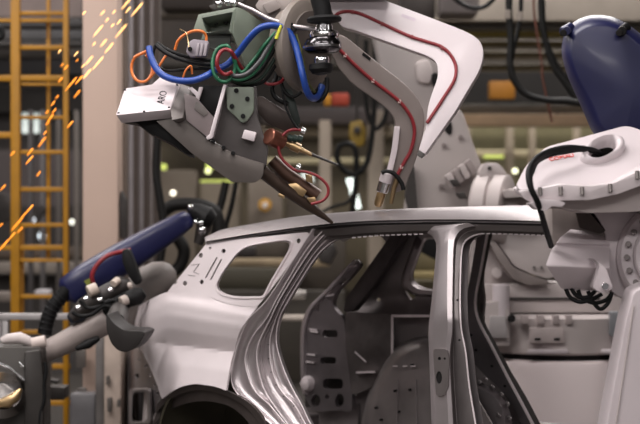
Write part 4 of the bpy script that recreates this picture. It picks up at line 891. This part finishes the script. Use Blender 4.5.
# ================================================================ yellow ladder frame
ld = thing('yellow_ladder_frame', 'tall yellow steel frame with rungs at far left', 'ladder', Vector((P(38, 0, 12.2).x, 12.2, 0)))
def bar(mb, x0, y0, x1, y1, Y, d=.05):
    a, b = P(x0, y0, Y), P(x1, y1, Y)
    mb.box((a.x, Y, b.z), (b.x, Y, b.z), (a.x, Y+d, b.z), (a.x, Y, a.z))
def post(mb, x0, x1, Y, d=.05, z0=0.0, z1=4.2):
    a, b = P(x0, 0, Y), P(x1, 0, Y); mb.cube(a.x, Y, z0, b.x, Y+d, z1)
mb = MB(); post(mb, 10.5, 19.5, 12.2, .07); build('rail', mb, yellow, ld, 'wide main rail', bevel=.006)
mb = MB(); post(mb, 63, 68.3, 12.2, .06); build('rail', mb, yellow, ld, bevel=.006)
mb = MB(); post(mb, 46.3, 49.8, 12.32, .04, 1.35, 4.2); build('rail', mb, yellow, ld, bevel=.004)
mb = MB(); post(mb, 18, 23, 12.3, .05, 0, 1.6); build('rail', mb, yellow, ld, bevel=.004)
for x0, x1, y0, y1 in ((19, 64, 11, 15), (-10, 64, 18.5, 22), (19, 64, 45, 49.5), (-10, 64, 75, 81), (10, 64, 83, 85.5), (19, 64, 115.5, 119), (-10, 11, 132, 138), (19, 64, 150, 154), (19, 64, 187, 191.5), (19, 66, 223, 227), (0, 66, 245, 250), (19, 66, 258.5, 262), (20, 56, 294.5, 298.5), (52, 70, 364, 369), (36, 70, 400.5, 405.5), (18, 50, 330, 334)):
    mb = MB(); bar(mb, x0, y0, x1, y1, 12.22, .035); build('rung', mb, yellow, ld, bevel=.003)
# ================================================================ column, pipes
mb = MB(); xa, xb = P(82.5, 0, 11.6).x, P(117.5, 0, 11.6).x; mb.cube(xa, 11.6, 0, xb, 11.9, 5.2); solo('column', mb, beige, 'wide beige building column behind the sparks', 'column', bevel=.012)
mb = MB(); xa, xb = P(116, 0, 11.95).x, P(126, 0, 11.95).x; mb.cube(xa, 11.92, 0, xb, 12.1, 5.2); solo('column_shadow_edge', mb, M('brown_grey', (112, 98, 88), .6), 'narrow brown-grey shadow edge on the right of the beige column', 'duct', bevel=.01)  # solid strip coloured as the shadow edge of the column
for i, (x, r) in enumerate(((130.5, 2.6), (141, 2.6), (151, 2.4))):
    mb = MB(); q = P(x, 0, 12.2); mb.cyl((q.x, 12.2, 0), (q.x, 12.2, 5.2), r*12.2/1600, 16)
    solo('conduit_pipe', mb, M('pipe_grey_%d' % i, ((164, 158, 160), (148, 142, 143), (128, 121, 119))[i], .45, .4), ('grey vertical pipe nearest the beige column', 'middle grey vertical pipe of three', 'grey vertical pipe farthest from the beige column')[i], 'pipe', 'vertical pipes beside the column')
mb = MB(); xa, xb = P(123, 0, 12.5).x, P(160, 0, 12.5).x; mb.cube(xa, 12.45, 0, xb, 12.6, 5.2); solo('backing_panel', mb, M('dark_brown_panel', (74, 64, 58), .6), 'dark brown panel behind the vertical pipes', 'panel')
mb = MB(); xa, xb = P(95.5, 0, 11.2).x, P(104, 0, 11.2).x; mb.cube(xa, 11.2, 0, xb, 11.26, P(0, 322, 11.2).z); solo('guard_post', mb, M('post_grey', (112, 108, 106), .5, .3), 'short grey post in front of the beige column', 'post', bevel=.008)
mb = MB(); a = P(-20, 313.5, 10.6); b = P(74, 320, 10.6); mb.cube(a.x, 10.6, b.z, b.x, 10.65, a.z); a2 = P(-8, 320, 10.62); mb.cube(a2.x, 10.61, 0, a2.x+.06, 10.65, b.z); a2 = P(2, 320, 10.62); mb.cube(a2.x, 10.61, 0, a2.x+.04, 10.65, b.z); solo('guard_rail', mb, M('rail_pale', (160, 156, 156), .45, .3), 'pale horizontal guard rail in front of the yellow frame', 'rail', bevel=.006)
mb = MB(); a = P(70, 394, 11.3); b = P(95, 470, 11.3); mb.cube(a.x, 11.3, 0, b.x, 11.5, a.z); solo('control_box', mb, M('slate_grey', (98, 96, 98), .5), 'slate grey box at the foot of the beige column', 'box', bevel=.01)
mb = MB(); a = P(104, 326, 11.0); b = P(121, 470, 11.0); mb.cube(a.x, 11.0, 0, b.x, 11.2, a.z); solo('panel_post', mb, M('panel_beige', (176, 160, 148), .6), 'short pale panel beside the car tail', 'panel', bevel=.01)
for i, (x, y, w, h) in enumerate(((76, 350, 9, 18), (78, 388, 8, 10), (106, 376, 3, 9), (107, 398, 4, 14), (117, 400, 3, 7))):
    mb = MB(); Y_ = 11.45 if i < 2 else 10.95
    plate(mb, [(x, y), (x+w, y), (x+w, y+h), (x, y+h)], Y_, Vector((0, .06, 0)), 1)
    solo('latch', mb, M('latch_grey_%d' % i, (84, 78, 74), .5), ('dark upper latch left of the short grey post', 'dark lower latch left of the short grey post', 'small dark upper latch on the short pale panel', 'small dark lower latch on the short pale panel', 'dark knob on right edge of the short pale panel')[i], 'latch', bevel=.004)

# ================================================================ hall behind
FLOORM = M('factory_floor', (66, 62, 58), .4, 0, .15, 1.5)
mb = MB(); mb.cube(-14, -3, -.1, 14, 27, 0); struct('floor', mb, FLOORM)
mb = MB(); mb.cube(-14, 26.5, 0, 14, 26.7, 8); struct('wall_back', mb, M('back_wall_brown', (84, 76, 64), .7, 0, .2, .8))
mb = MB(); mb.cube(-14, -3, 8, 14, 27, 8.15); struct('ceiling', mb, M('ceiling_grey', (150, 145, 140), .8))
mb = MB(); mb.cube(-14.2, -3, 0, -14, 27, 8); struct('wall_left', mb, M('side_wall_grey', (150, 142, 136), .8))
mb = MB(); mb.cube(14, -3, 0, 14.2, 27, 8); struct('wall_right', mb, bpy.data.materials['side_wall_grey'])
BG = {}; TR = [0]; DIM = .92
def bg(name, rect, Y, d, rgb, label, cat, group=None, rough=.6, bev=.0, metal=0, legs=False):
    x0, y0, x1, y1 = rect; a = P(x0, y0, Y); b = P(x1, y1, Y); mb = MB()
    if x1 >= 700: b.x = 14
    if x0 <= -30: a.x = -14
    if b.z < 0: b.z = 0
    mb.cube(a.x, Y, b.z, b.x, Y+d, a.z)
    if cat == 'panel' and name != 'warning_panel':
        TR[0] += 1; name = 'trim_%d' % TR[0]
    key = 'bg_%d_%d_%d' % rgb
    if key not in BG: BG[key] = M(key.replace('bg', 'hall_paint'), tuple(int(c*DIM) for c in rgb), rough, metal, .15, 3)
    if name.startswith('trim'): return struct(name, mb, BG[key])
    return solo(name, mb, BG[key], label, cat, group, bevel=bev or min(.02, d*.1))
# upper right: overhead beams and trays
bg('steel_beam', (425, -30, 700, 21), 17, .4, (156, 146, 134), 'wide pale overhead beam at the top right', 'beam')
bg('steel_beam', (425, 24, 700, 29), 17.2, .3, (92, 88, 80), 'dark thin overhead beam under the wide pale one', 'beam')
bg('cable_tray', (430, 31, 700, 36), 17.6, .3, (140, 124, 48), 'olive yellow overhead tray line at the upper right', 'cable tray')
bg('steel_beam', (430, 40, 700, 46), 18, .3, (110, 96, 62), 'brown overhead rail just below the olive yellow tray', 'rail')
bg('steel_beam', (430, 51, 700, 57), 18.4, .3, (126, 114, 86), 'second brown overhead rail behind the hanging cables', 'rail')
bg('steel_beam', (430, 64, 700, 69), 18.8, .3, (104, 92, 58), 'third brown overhead rail behind the hanging cables', 'rail')
bg('steel_beam', (430, 104, 700, 112), 19, .4, (104, 98, 90), 'grey beam above the beige beam, behind the white yoke', 'beam')
bg('steel_beam', (430, 114, 700, 126), 18.85, .3, (236, 200, 164), 'long beige beam behind the white robots', 'beam')
bg('dark_ceiling_bay', (425, 72, 700, 103), 22, .3, (38, 35, 34), 'dark recess panel between the upper beams', 'panel')
bg('upper_bay_panel', (425, 29, 700, 72), 22.4, .3, (58, 50, 40), 'dark brown panel behind the overhead rails', 'panel')
bg('lower_bay_panel', (430, 127, 700, 240), 22.8, .3, (186, 178, 136), 'pale olive panel wall behind the white robots', 'panel')
bg('steel_beam', (430, 150, 700, 158), 21, .3, (232, 218, 178), 'pale horizontal rail in the bay behind the white robots', 'rail')
bg('steel_beam', (430, 168, 700, 176), 21.2, .3, (130, 120, 86), 'dark olive horizontal rail low in the bay', 'rail')
for i, (x, w) in enumerate(((466, 5), (507, 7), (530, 6), (575, 6))):
    bg('bay_post', (x, 124, x+w, 470), 20.4+i*.1, .2, (196, 180, 156), ('leftmost slim post in the bay behind the yoke', 'slim post in the bay left of the white wrist', 'slim post in the bay behind the black arching cable', 'slim post in the bay behind the navy arm')[i], 'post', 'slim posts in the bay')
yb = bg('warning_panel', (490, 81, 515, 99), 16.5, .2, (160, 104, 12), 'yellow panel box among the dark upper beams', 'box', bev=.01)
# middle: behind the gun
bg('overhead_panel', (150, -30, 430, 62), 21, .3, (74, 66, 59), 'dark brown upper panel behind the gun', 'panel')
bg('steel_beam', (118, 10, 300, 17), 19, .3, (96, 86, 76), 'brown horizontal beam at the top left of the gun', 'beam')
bg('steel_beam', (150, 60, 440, 68), 20.6, .3, (64, 58, 52), 'dark horizontal beam behind the hoses', 'beam')
bg('dark_bay', (150, 68, 430, 124), 22.2, .3, (56, 51, 47), 'dark recess panel behind the yoke opening', 'panel')
bg('signal_box', (324, 94, 331, 106), 16.3, .2, (196, 134, 24), 'small yellow box beside the red one', 'box')
bg('signal_box', (331.5, 93, 349, 106), 16.3, .2, (168, 60, 36), 'red-orange box seen left of the grey yoke arm', 'box')
bg('parts_rack', (262, 107, 392, 124), 19.5, .4, (72, 64, 62), 'dark rack of parts below the red-orange box', 'rack')
bg('steel_beam', (150, 126, 430, 137), 19.8, .3, (150, 138, 120), 'pale beam crossing behind the electrode arms', 'beam')
bg('olive_panel', (150, 137, 430, 290), 22.6, .3, (112, 102, 80), 'olive brown panel wall behind the roof', 'panel')
bg('bay_post', (319, 120, 331, 470), 18.2, .2, (170, 156, 140), 'pale beige post left of the black cable loops', 'post')
bg('bay_post', (368, 110, 384, 470), 18.4, .2, (150, 138, 122), 'pale post behind the grey yoke arm', 'post')
bg('steel_beam', (230, 158, 430, 164), 19.2, .3, (220, 208, 168), 'pale rail behind the thin pointed rod', 'rail')
bg('locker', (248, 180, 282, 232), 18.6, .3, (138, 126, 112), 'brown-grey locker with round yellow marker', 'locker')
bg('locker', (286, 182, 330, 470), 18.9, .3, (124, 114, 100), 'brown-grey locker right of the round marker', 'locker')
bg('locker', (160, 170, 196, 470), 18.7, .3, (120, 108, 94), 'brown locker left of the car roof', 'locker')
bg('locker', (200, 182, 240, 470), 18.8, .3, (132, 120, 104), 'brown locker just behind the rear roof corner', 'locker')
for i, (x0, y0, x1, y1) in enumerate(((154, 164, 166, 170), (206, 163, 220, 168), (200, 180, 232, 182.5), (484, 155, 504, 158))):
    a = P(x0, y0, 18.0); b = P(x1, y1, 18.0); mb = MB(); mb.cube(a.x, 18, b.z, b.x, 18.1, a.z)
    solo('work_light', mb, E('green_yellow_light_%d' % i, (206, 220, 110), (.7, .8, .4, .7)[i]), ('greenish yellow strip light left below the gun box', 'greenish yellow strip light under the gun beam', 'thin greenish strip light above the roof corner', 'greenish strip light above the pale joint drum')[i], 'light', bevel=.01)
for i, (x, y, r, c, st, lb) in enumerate(((173, 193, 2.6, (255, 246, 225), 3.0, 'round white lamp left of the navy arm end'), (191, 207, 1.6, (255, 248, 235), 3.0, 'small white lamp above the black clamp'), (208, 171, 3.0, (235, 240, 170), 2.0, 'pale yellow lamp under the gun beam'), (515, 171, 2.6, (250, 250, 210), 3.0, 'round pale lamp above the joint drum'), (8, 200, 3.6, (255, 248, 225), 3.0, 'bright lamp at the far left rail'), (32, 220, 3.2, (225, 232, 240), 2.0, 'upper bluish lamp inside the yellow frame'), (42, 236, 4, (220, 232, 240), 2.0, 'lower bluish lamp inside the yellow frame'), (72, 222, 2.6, (240, 240, 225), 2.0, 'small pale lamp right of the yellow frame'))):
    mb = MB(); mb.ball(P(x, y, 17.5), r*17.5/1600, 10); solo('lamp', mb, E('lamp_glow_%d' % i, c, st), lb, 'lamp')
mk = thing('round_marker', 'round yellow marker with pale centre on the brown locker', 'marker', P(265, 208, 18.4))
mb = MB(); mb.lathe(P(265, 205, 18.5), (0, -1, 0), [(0, .075), (.05, .07), (.05, 0)], 24); build('disc', mb, M('amber', (206, 150, 30), .5), mk)
mb = MB(); mb.lathe(P(265, 205, 18.44), (0, -1, 0), [(0, .035), (.03, .03), (.03, 0)], 20); build('centre', mb, M('pale_centre', (226, 220, 214), .4), mk)
# window panes low in the hall
for i, (pts, st, lb) in enumerate((([(346, 179), (353, 178), (356, 188), (361, 208), (352, 209), (350, 190)], 2.4, 'bright slanted pane below the black cable loops'), ([(22, 113), (29, 113), (29, 133), (22, 133)], .9, 'left bright pane in the yellow frame'), ([(32, 113), (38.5, 113), (38.5, 133), (32, 133)], .9, 'right bright pane in the yellow frame'), ([(300, 172), (313, 174), (314, 182), (304, 181)], .7, 'pale bright pane behind the electrode arms'))):
    mb = MB(); mb.prism(PP(pts, 18.1), Vector((0, .05, 0))); solo('lit_pane', mb, E('pane_light_%d' % i, (228, 238, 232), st), lb, 'window')
# hanging black cable loops with yellow hook block
hk = thing('hoist_block', 'yellow hoist block hanging left of the grey yoke arm', 'hoist', P(357, 150, 14.2))
mb = MB(); plate(mb, [(350, 122), (362, 120), (366, 132), (364, 146), (354, 147), (349, 136)], 14.2, Vector((0, .15, 0)), 3); build('block', mb, M('hoist_yellow', (150, 122, 40), .5), hk, bevel=.015)
mb = MB(); mb.cyl(P(357, 130, 14.14), P(357, 130, 14.2), .03, 14); build('pulley', mb, darkgrey, hk)
mb = MB(); mb.tube([P(357, 121, 14.25), P(357, 60, 14.25), P(357, -40, 14.25)], .012, 8); build('chain', mb, darkgrey, hk)
for i, (pts, r, lb) in enumerate((([(376, 40), (374, 110), (370, 150), (364, 168), (354, 174), (344, 170), (337, 158), (340, 146), (350, 144), (356, 152), (356, 180), (353, 206), (350, 236)], .026, 'thick black cable loop below the yellow hoist block'), ([(366, 40), (366, 100), (374, 128), (384, 120), (388, 100)], .022, 'black cable crossing behind the grey yoke arm'), ([(300, 224), (330, 208), (348, 202), (354, 190), (355, 176)], .016, 'thin black cable trailing to the roof below the loops'))):
    mb = MB(); hose(mb, at(14.0, pts), r); solo('hanging_cable', mb, M('cable_black_%d' % i, (12, 12, 11), .5), lb, 'cable')
for i, (pts, r, m, lb) in enumerate((
    ([(509, -40), (509, 10), (511, 40), (510, 62), (514, 80), (526, 94), (546, 100), (566, 101), (584, 104)], .034, 'k', 'thick black cable hanging then running to the navy arm'),
    ([(521, -40), (521, 8), (518, 30), (513, 52), (511, 66)], .022, 'k', 'black cable joining the thick one near the top'),
    ([(541, -40), (541, 10), (545, 40), (553, 66), (563, 80), (576, 98), (590, 112)], .030, 'k', 'black cable hanging left of the navy arm'),
    ([(543, -40), (544, 20), (549, 46), (562, 72), (580, 90)], .018, 'k', 'thinner black cable beside the one left of the navy arm'),
    ([(533, -40), (534, 10), (538, 40), (542, 66), (543, 80), (552, 122)], .012, 'r', 'thin reddish brown cable hanging among the black ones'),
    ([(452, -4), (462, 4), (474, 8), (486, 6), (496, -4)], .024, 'k', 'black cable loop at the top above the white yoke'))):
    mb = MB(); hose(mb, at(11.5+i*.12, pts), r*.75); solo('hanging_cable', mb, M('drop_cable_%d' % i, (12, 12, 11) if m == 'k' else (84, 46, 32), .5), lb, 'cable', bevel=0)
cs = thing('cable_connector', 'pale connector sleeves on the black hanging cables', 'connector', P(515, 20, 11.5))
for x, y in ((508, 10), (520, 12)):
    mb = MB(); mb.cyl(P(x, y, 11.4), P(x, y+9, 11.4), .022, 14); build('sleeve', mb, M('sleeve_grey', (120, 112, 104), .5) if x == 508 else bpy.data.materials['sleeve_grey'], cs)
bg('overhead_machine', (440, -20, 480, 14), 15, .5, (148, 140, 138), 'pale machine unit at the top above the white yoke', 'machine', bev=.05)
bg('overhead_machine', (400, -30, 436, 20), 15.4, .4, (84, 78, 74), 'dark machine unit at the top behind the white yoke', 'machine', bev=.05)
bg('overhead_machine', (160, -30, 215, 10), 14, .4, (62, 55, 50), 'dark machine unit at the top left of the grey-green box', 'machine', bev=.05)
# dark arcs left of roof
for i, (pts, r, lb) in enumerate((([(158, 130), (156, 170), (160, 200), (164, 230), (160, 262)], .03, 'black cable hanging beside the vertical pipes'), ([(160, 214), (172, 206), (186, 204), (204, 206), (216, 214), (220, 236)], .05, 'thick black cable arched over the navy arm end'), ([(226, 182), (222, 200), (216, 222), (212, 250)], .03, 'black cable slanting down behind the rear roof corner'), ([(236, 182), (232, 204), (226, 226), (222, 246)], .02, 'thinner black cable slanting behind the rear roof corner'), ([(176, 236), (184, 250), (180, 266), (168, 276), (160, 290)], .05, 'thick black hose behind the rear pillar'))):
    mb = MB(); hose(mb, at(11.6+.2*i, pts), r); solo('slack_cable', mb, M('slack_black_%d' % i, (15, 14, 13), .55), lb, 'cable')
mb = MB(); plate(mb, [(119, 204), (121, 190), (126, 200), (126, 240), (119, 238)], 11.7, Vector((0, .1, 0)), 2); solo('wall_hook', mb, darkgrey, 'dark hook on the shadow edge beside the beige column', 'hook', bevel=.006)
# seen through the windows of the car
bg('conveyor_beam', (200, 259, 330, 267), 15.5, .3, (170, 150, 120), 'beige conveyor beam seen through the quarter window', 'beam')
bg('conveyor_unit', (236, 246, 256, 258), 15, .3, (48, 42, 40), 'small dark unit on the beige conveyor beam', 'machine', bev=.03)
bg('dark_stand', (200, 240, 340, 258), 17, .3, (84, 74, 64), 'brown stand behind the quarter window', 'stand')
bg('dark_stand', (200, 268, 300, 290), 16.5, .3, (78, 72, 58), 'dark olive stand low behind the quarter window', 'stand')
bg('dark_stand', (200, 291, 345, 470), 16, .3, (66, 59, 50), 'dark brown stand low behind the rear door opening', 'stand')
bg('dark_stand', (290, 232, 346, 290), 16.8, .3, (72, 64, 54), 'dark stand behind the rear door opening', 'stand')
bg('pale_rail', (276, 316, 308, 321), 13, .2, (186, 174, 164), 'pale rail seen through the rear door opening', 'rail')
bg('conveyor_rail', (286, 298, 305, 300), 14, .2, (112, 104, 94), 'dull rail above the pale rail in the rear door opening', 'rail')
mb = MB(); mb.tube([P(288, 295, 13.5), P(296, 293.5, 13.5), P(306, 292.5, 13.5)], [.02, .035, .02], 10); solo('light_tube', mb, M('pale_tube', (196, 190, 184), .4), 'pale glossy tube seen through the rear door opening', 'tube')
mb = MB(); plate(mb, [(318, 245), (334, 242), (338, 252), (330, 266), (318, 262)], 14.2, Vector((0, .2, 0)), 4); solo('dark_machine', mb, darkgrey, 'dark machine lump behind the top of the rear door opening', 'machine', bevel=.03)
mb = MB(); plate(mb, [(406, 236), (440, 236), (440, 262), (424, 254), (412, 246)], 12.5, Vector((0, .2, 0)), 5); solo('dark_machine', mb, black, 'dark lump seen in the far quarter window', 'machine', bevel=.03)
bg('conveyor_beam', (405, 272, 480, 279), 15, .3, (150, 134, 88), 'olive beam seen through the far quarter window', 'beam')
bg('dark_stand', (400, 250, 482, 271), 16.2, .3, (118, 106, 72), 'olive stand seen through the far quarter window', 'stand')
bg('dark_stand', (400, 280, 482, 300), 15.4, .3, (96, 88, 62), 'dark olive stand low in the far quarter window', 'stand')
# left, behind the yellow frame
L_ = [((-30, -40, 82, 17), 18, (146, 130, 124), 'mauve grey top wall panel behind the yellow frame', 'panel'),
      ((-30, 18, 82, 27), 17.3, (74, 72, 72), 'dark beam highest behind the yellow frame', 'beam'),
      ((-30, 28, 82, 40), 17.8, (98, 97, 98), 'blue-grey duct behind the yellow frame', 'duct'),
      ((-30, 41, 82, 46), 17.3, (66, 62, 60), 'dark thin beam below the blue-grey duct', 'beam'),
      ((-30, 47, 82, 58), 18, (132, 124, 118), 'pale grey duct behind the yellow frame', 'duct'),
      ((-30, 59, 82, 74), 17.8, (70, 68, 70), 'dark slate panel behind the second thick rung', 'panel'),
      ((-30, 75, 82, 88), 18.2, (104, 98, 94), 'grey panel behind the thick yellow rungs', 'panel'),
      ((-30, 89, 82, 112), 18, (52, 47, 44), 'dark panel above the bright panes', 'panel'),
      ((-30, 112, 82, 150), 18.3, (76, 70, 68), 'dark grey panel around the bright panes', 'panel'),
      ((-30, 150, 82, 206), 18.1, (84, 76, 74), 'grey-brown panel low behind the yellow frame', 'panel'),
      ((-30, 206, 82, 246), 18, (50, 44, 40), 'dark panel behind the bluish lamps', 'panel'),
      ((-30, 247, 82, 258), 17.8, (92, 78, 66), 'brown beam below the bluish lamps', 'beam'),
      ((-30, 262, 82, 274), 17.6, (140, 130, 120), 'pale beam low behind the yellow frame', 'beam'),
      ((-30, 275, 82, 312), 18, (86, 80, 76), 'grey low wall behind the guard rail', 'panel'),
      ((-30, 314, 82, 480), 17, (74, 70, 68), 'dark grey low wall behind the gripper', 'panel')]
for r_, Y_, c_, lb, ct in L_: bg('hall_'+ct, r_, Y_, .3, c_, lb, ct)
bg('parts_tray', (34, 290, 49, 296), 14.5, .2, (196, 192, 194), 'pale tray low inside the yellow frame', 'tray')
bg('parts_tray', (-8, 292, 14, 302), 14.6, .2, (128, 118, 110), 'dull tray left of the yellow frame', 'tray')
for i, x in enumerate((28, 40, 56, 74)):
    bg('conduit', (x, 110, x+4, 312), 16.4, .1, ((92, 88, 88), (110, 106, 106), (100, 94, 90), (116, 108, 102))[i], ('first slim grey conduit inside the yellow frame', 'second slim grey conduit inside the yellow frame', 'third slim grey conduit inside the yellow frame', 'slim grey conduit between yellow frame and beige column')[i], 'conduit', 'slim conduits behind the yellow frame')
mb = MB(); plate(mb, [(36, 214), (42, 204), (46, 208), (38, 222)], 15, Vector((0, .1, 0)), 2); solo('spot_fixture', mb, darkgrey, 'small dark fixture inside the yellow frame beside the bluish lamp', 'fixture', bevel=.01); mb = MB(); plate(mb, [(-2, 192), (14, 196), (16, 214), (-2, 226)], 15.2, Vector((0, .1, 0)), 3); solo('spot_fixture', mb, darkgrey, 'dark fixture with a bright lamp at the far left', 'fixture', bevel=.01)
mb = MB(); hose(mb, at(11.0, [(-4, 30), (1, 28), (2, 36), (-4, 40)]), .02); solo('edge_cable', mb, black, 'black cable end at the far left edge', 'cable')

# ================================================================ sparks
SPK = [(84, 13, 3), (102.5, 13, 4), (114, 12, 3), (112.5, 25.5, 3), (126, 4, 9), (137, 9.5, 11), (98, 31, 9), (121, 31, 11), (103.5, 43, 6), (59.5, 51.5, 3), (76, 54, 4), (77, 60.5, 2), (109, 48, 8), (98, 63, 10), (89, 60.5, 7), (87, 74, 8), (66, 67.5, 4), (62, 65, 2.5), (60.5, 80, 4), (71, 84, 11), (79, 80, 7), (77, 94, 6), (53, 103.5, 4), (50.5, 118, 6), (47.5, 123, 4), (54, 111, 4), (70, 124.5, 6), (42, 142, 8), (12.5, 153.5, 4), (30, 152, 6), (29.5, 160, 7), (38.5, 174, 4), (3, 187.5, 5), (29, 209.5, 8), (17, 224, 11), (4, 245, 10), (12, 236, 6), (1, 225, 3), (24, 215, 5), (128, 10, 5), (119, 22, 4), (107, 20, 3), (94, 44, 3), (83, 66, 3), (57, 97, 3), (47, 112, 3), (45, 133, 3), (20, 230, 5)]
hot = E('spark_glow', (255, 196, 120), 2.2); warm = E('spark_glow_orange', (255, 150, 40), 1.7)
for i, (x, y, l) in enumerate(SPK):
    Y = 9.0+(i*37 % 10)*.14; s = Y/1600
    dx, dy = (.60, -.80) if x < 60 else (.64, -.77)
    if x < 30: dx, dy = .66, -.75
    l = l*.85; a = (x-dx*l, y-dy*l); b = (x+dx*l, y+dy*l); r = (.5+.05*min(l, 6))*s
    mb = MB(); mb.tube([P(a[0]*(1-t)+b[0]*t, a[1]*(1-t)+b[1]*t, Y) for t in (0, .15, .4, .7, .9, 1)], [r*.15, r*.7, r, r*1.15, r*.9, r*.2], 6)
    far = y > 60 and x < 82
    solo('welding_spark', mb, warm if far else hot, 'orange glowing spark against the yellow frame at left' if far else 'pale glowing spark flying past the beige column', 'spark', 'orange sparks over the yellow frame' if far else 'pale sparks over the beige column')

# ================================================================ ceiling lamps of the hall, plus an added fill pair
def lamp(x, y, z, w, d, power, label, col=(1, .95, .93)):
    t = thing('ceiling_lamp', label, 'lamp', (x, y, z), 'ceiling lamps')
    mb = MB(); mb.cube(x-w/2-.05, y-d/2-.05, z, x+w/2+.05, y+d/2+.05, z+.12); build('housing', mb, whitegrey, t, bevel=.01)
    mb = MB(); mb.cube(x-w/2, y-d/2, z-.02, x+w/2, y+d/2, z+.01); build('diffuser', mb, E('diffuser_%d_%d' % (int(x*10), int(y*10)), (255, 246, 240), 2.0), t)
    mb = MB(); mb.cyl((x, y, z+.12), (x, y, 8.0), .02, 8); build('hanger', mb, midgrey, t)
    li = bpy.data.lights.new('lamp_light', 'AREA'); li.shape = 'RECTANGLE'; li.size = w; li.size_y = d; li.energy = power; li.color = col
    o = bpy.data.objects.new('lamp_light', li); COL.objects.link(o); o.parent = t; o.location = (0, 0, -.04)
LAMPS = [(-3.2, -1.2, 5.0, 3.0, .8, 330), (1.2, -1.2, 5.0, 3.0, .8, 330), (-3.2, 3.4, 5.2, 3.0, .8, 190), (1.2, 3.4, 5.2, 3.0, .8, 85), (-3.6, 6.8, 5.0, 3.0, .8, 250), (-.2, 6.8, 5.0, 2.4, .8, 140), (5.0, 5.0, 5.2, 2.4, .8, 25),  # first two are added behind the camera as frontal fill
         (-3.5, 10.6, 5.2, 3.0, .6, 150), (1.5, 10.6, 5.2, 3.0, .6, 170), (-4, 15, 6.2, 3.0, .6, 230), (2, 15, 6.2, 3.0, .6, 280), (-4, 20.5, 6.4, 3, .6, 180), (3, 20.5, 6.4, 3, .6, 300)]
for i, (x, y, z, w, d, e) in enumerate(LAMPS): lamp(x, y, z, w, d, e, 'long white lamp out of view under the hall ceiling')
W = bpy.data.worlds.new('hall_world'); SC.world = W; W.use_nodes = True
W.node_tree.nodes['Background'].inputs['Color'].default_value = (.50, .46, .46, 1); W.node_tree.nodes['Background'].inputs['Strength'].default_value = .45
# ================================================================ camera
cd = bpy.data.cameras.new('camera'); cam = bpy.data.objects.new('camera', cd); COL.objects.link(cam)
cam.location = (0, 0, CAMZ); cam.rotation_euler = (math.radians(90), 0, 0); cd.sensor_width = 36; cd.lens = 90; cd.sensor_fit = 'HORIZONTAL'
cd.dof.use_dof = True; cd.dof.focus_distance = 7.4; cd.dof.aperture_fstop = 2.0; cd.clip_end = 200
SC.camera = cam
vs = SC.view_settings; vs.view_transform = 'Standard'; vs.look = 'None'; vs.exposure = -.32; vs.gamma = 1; vs.use_curve_mapping = False
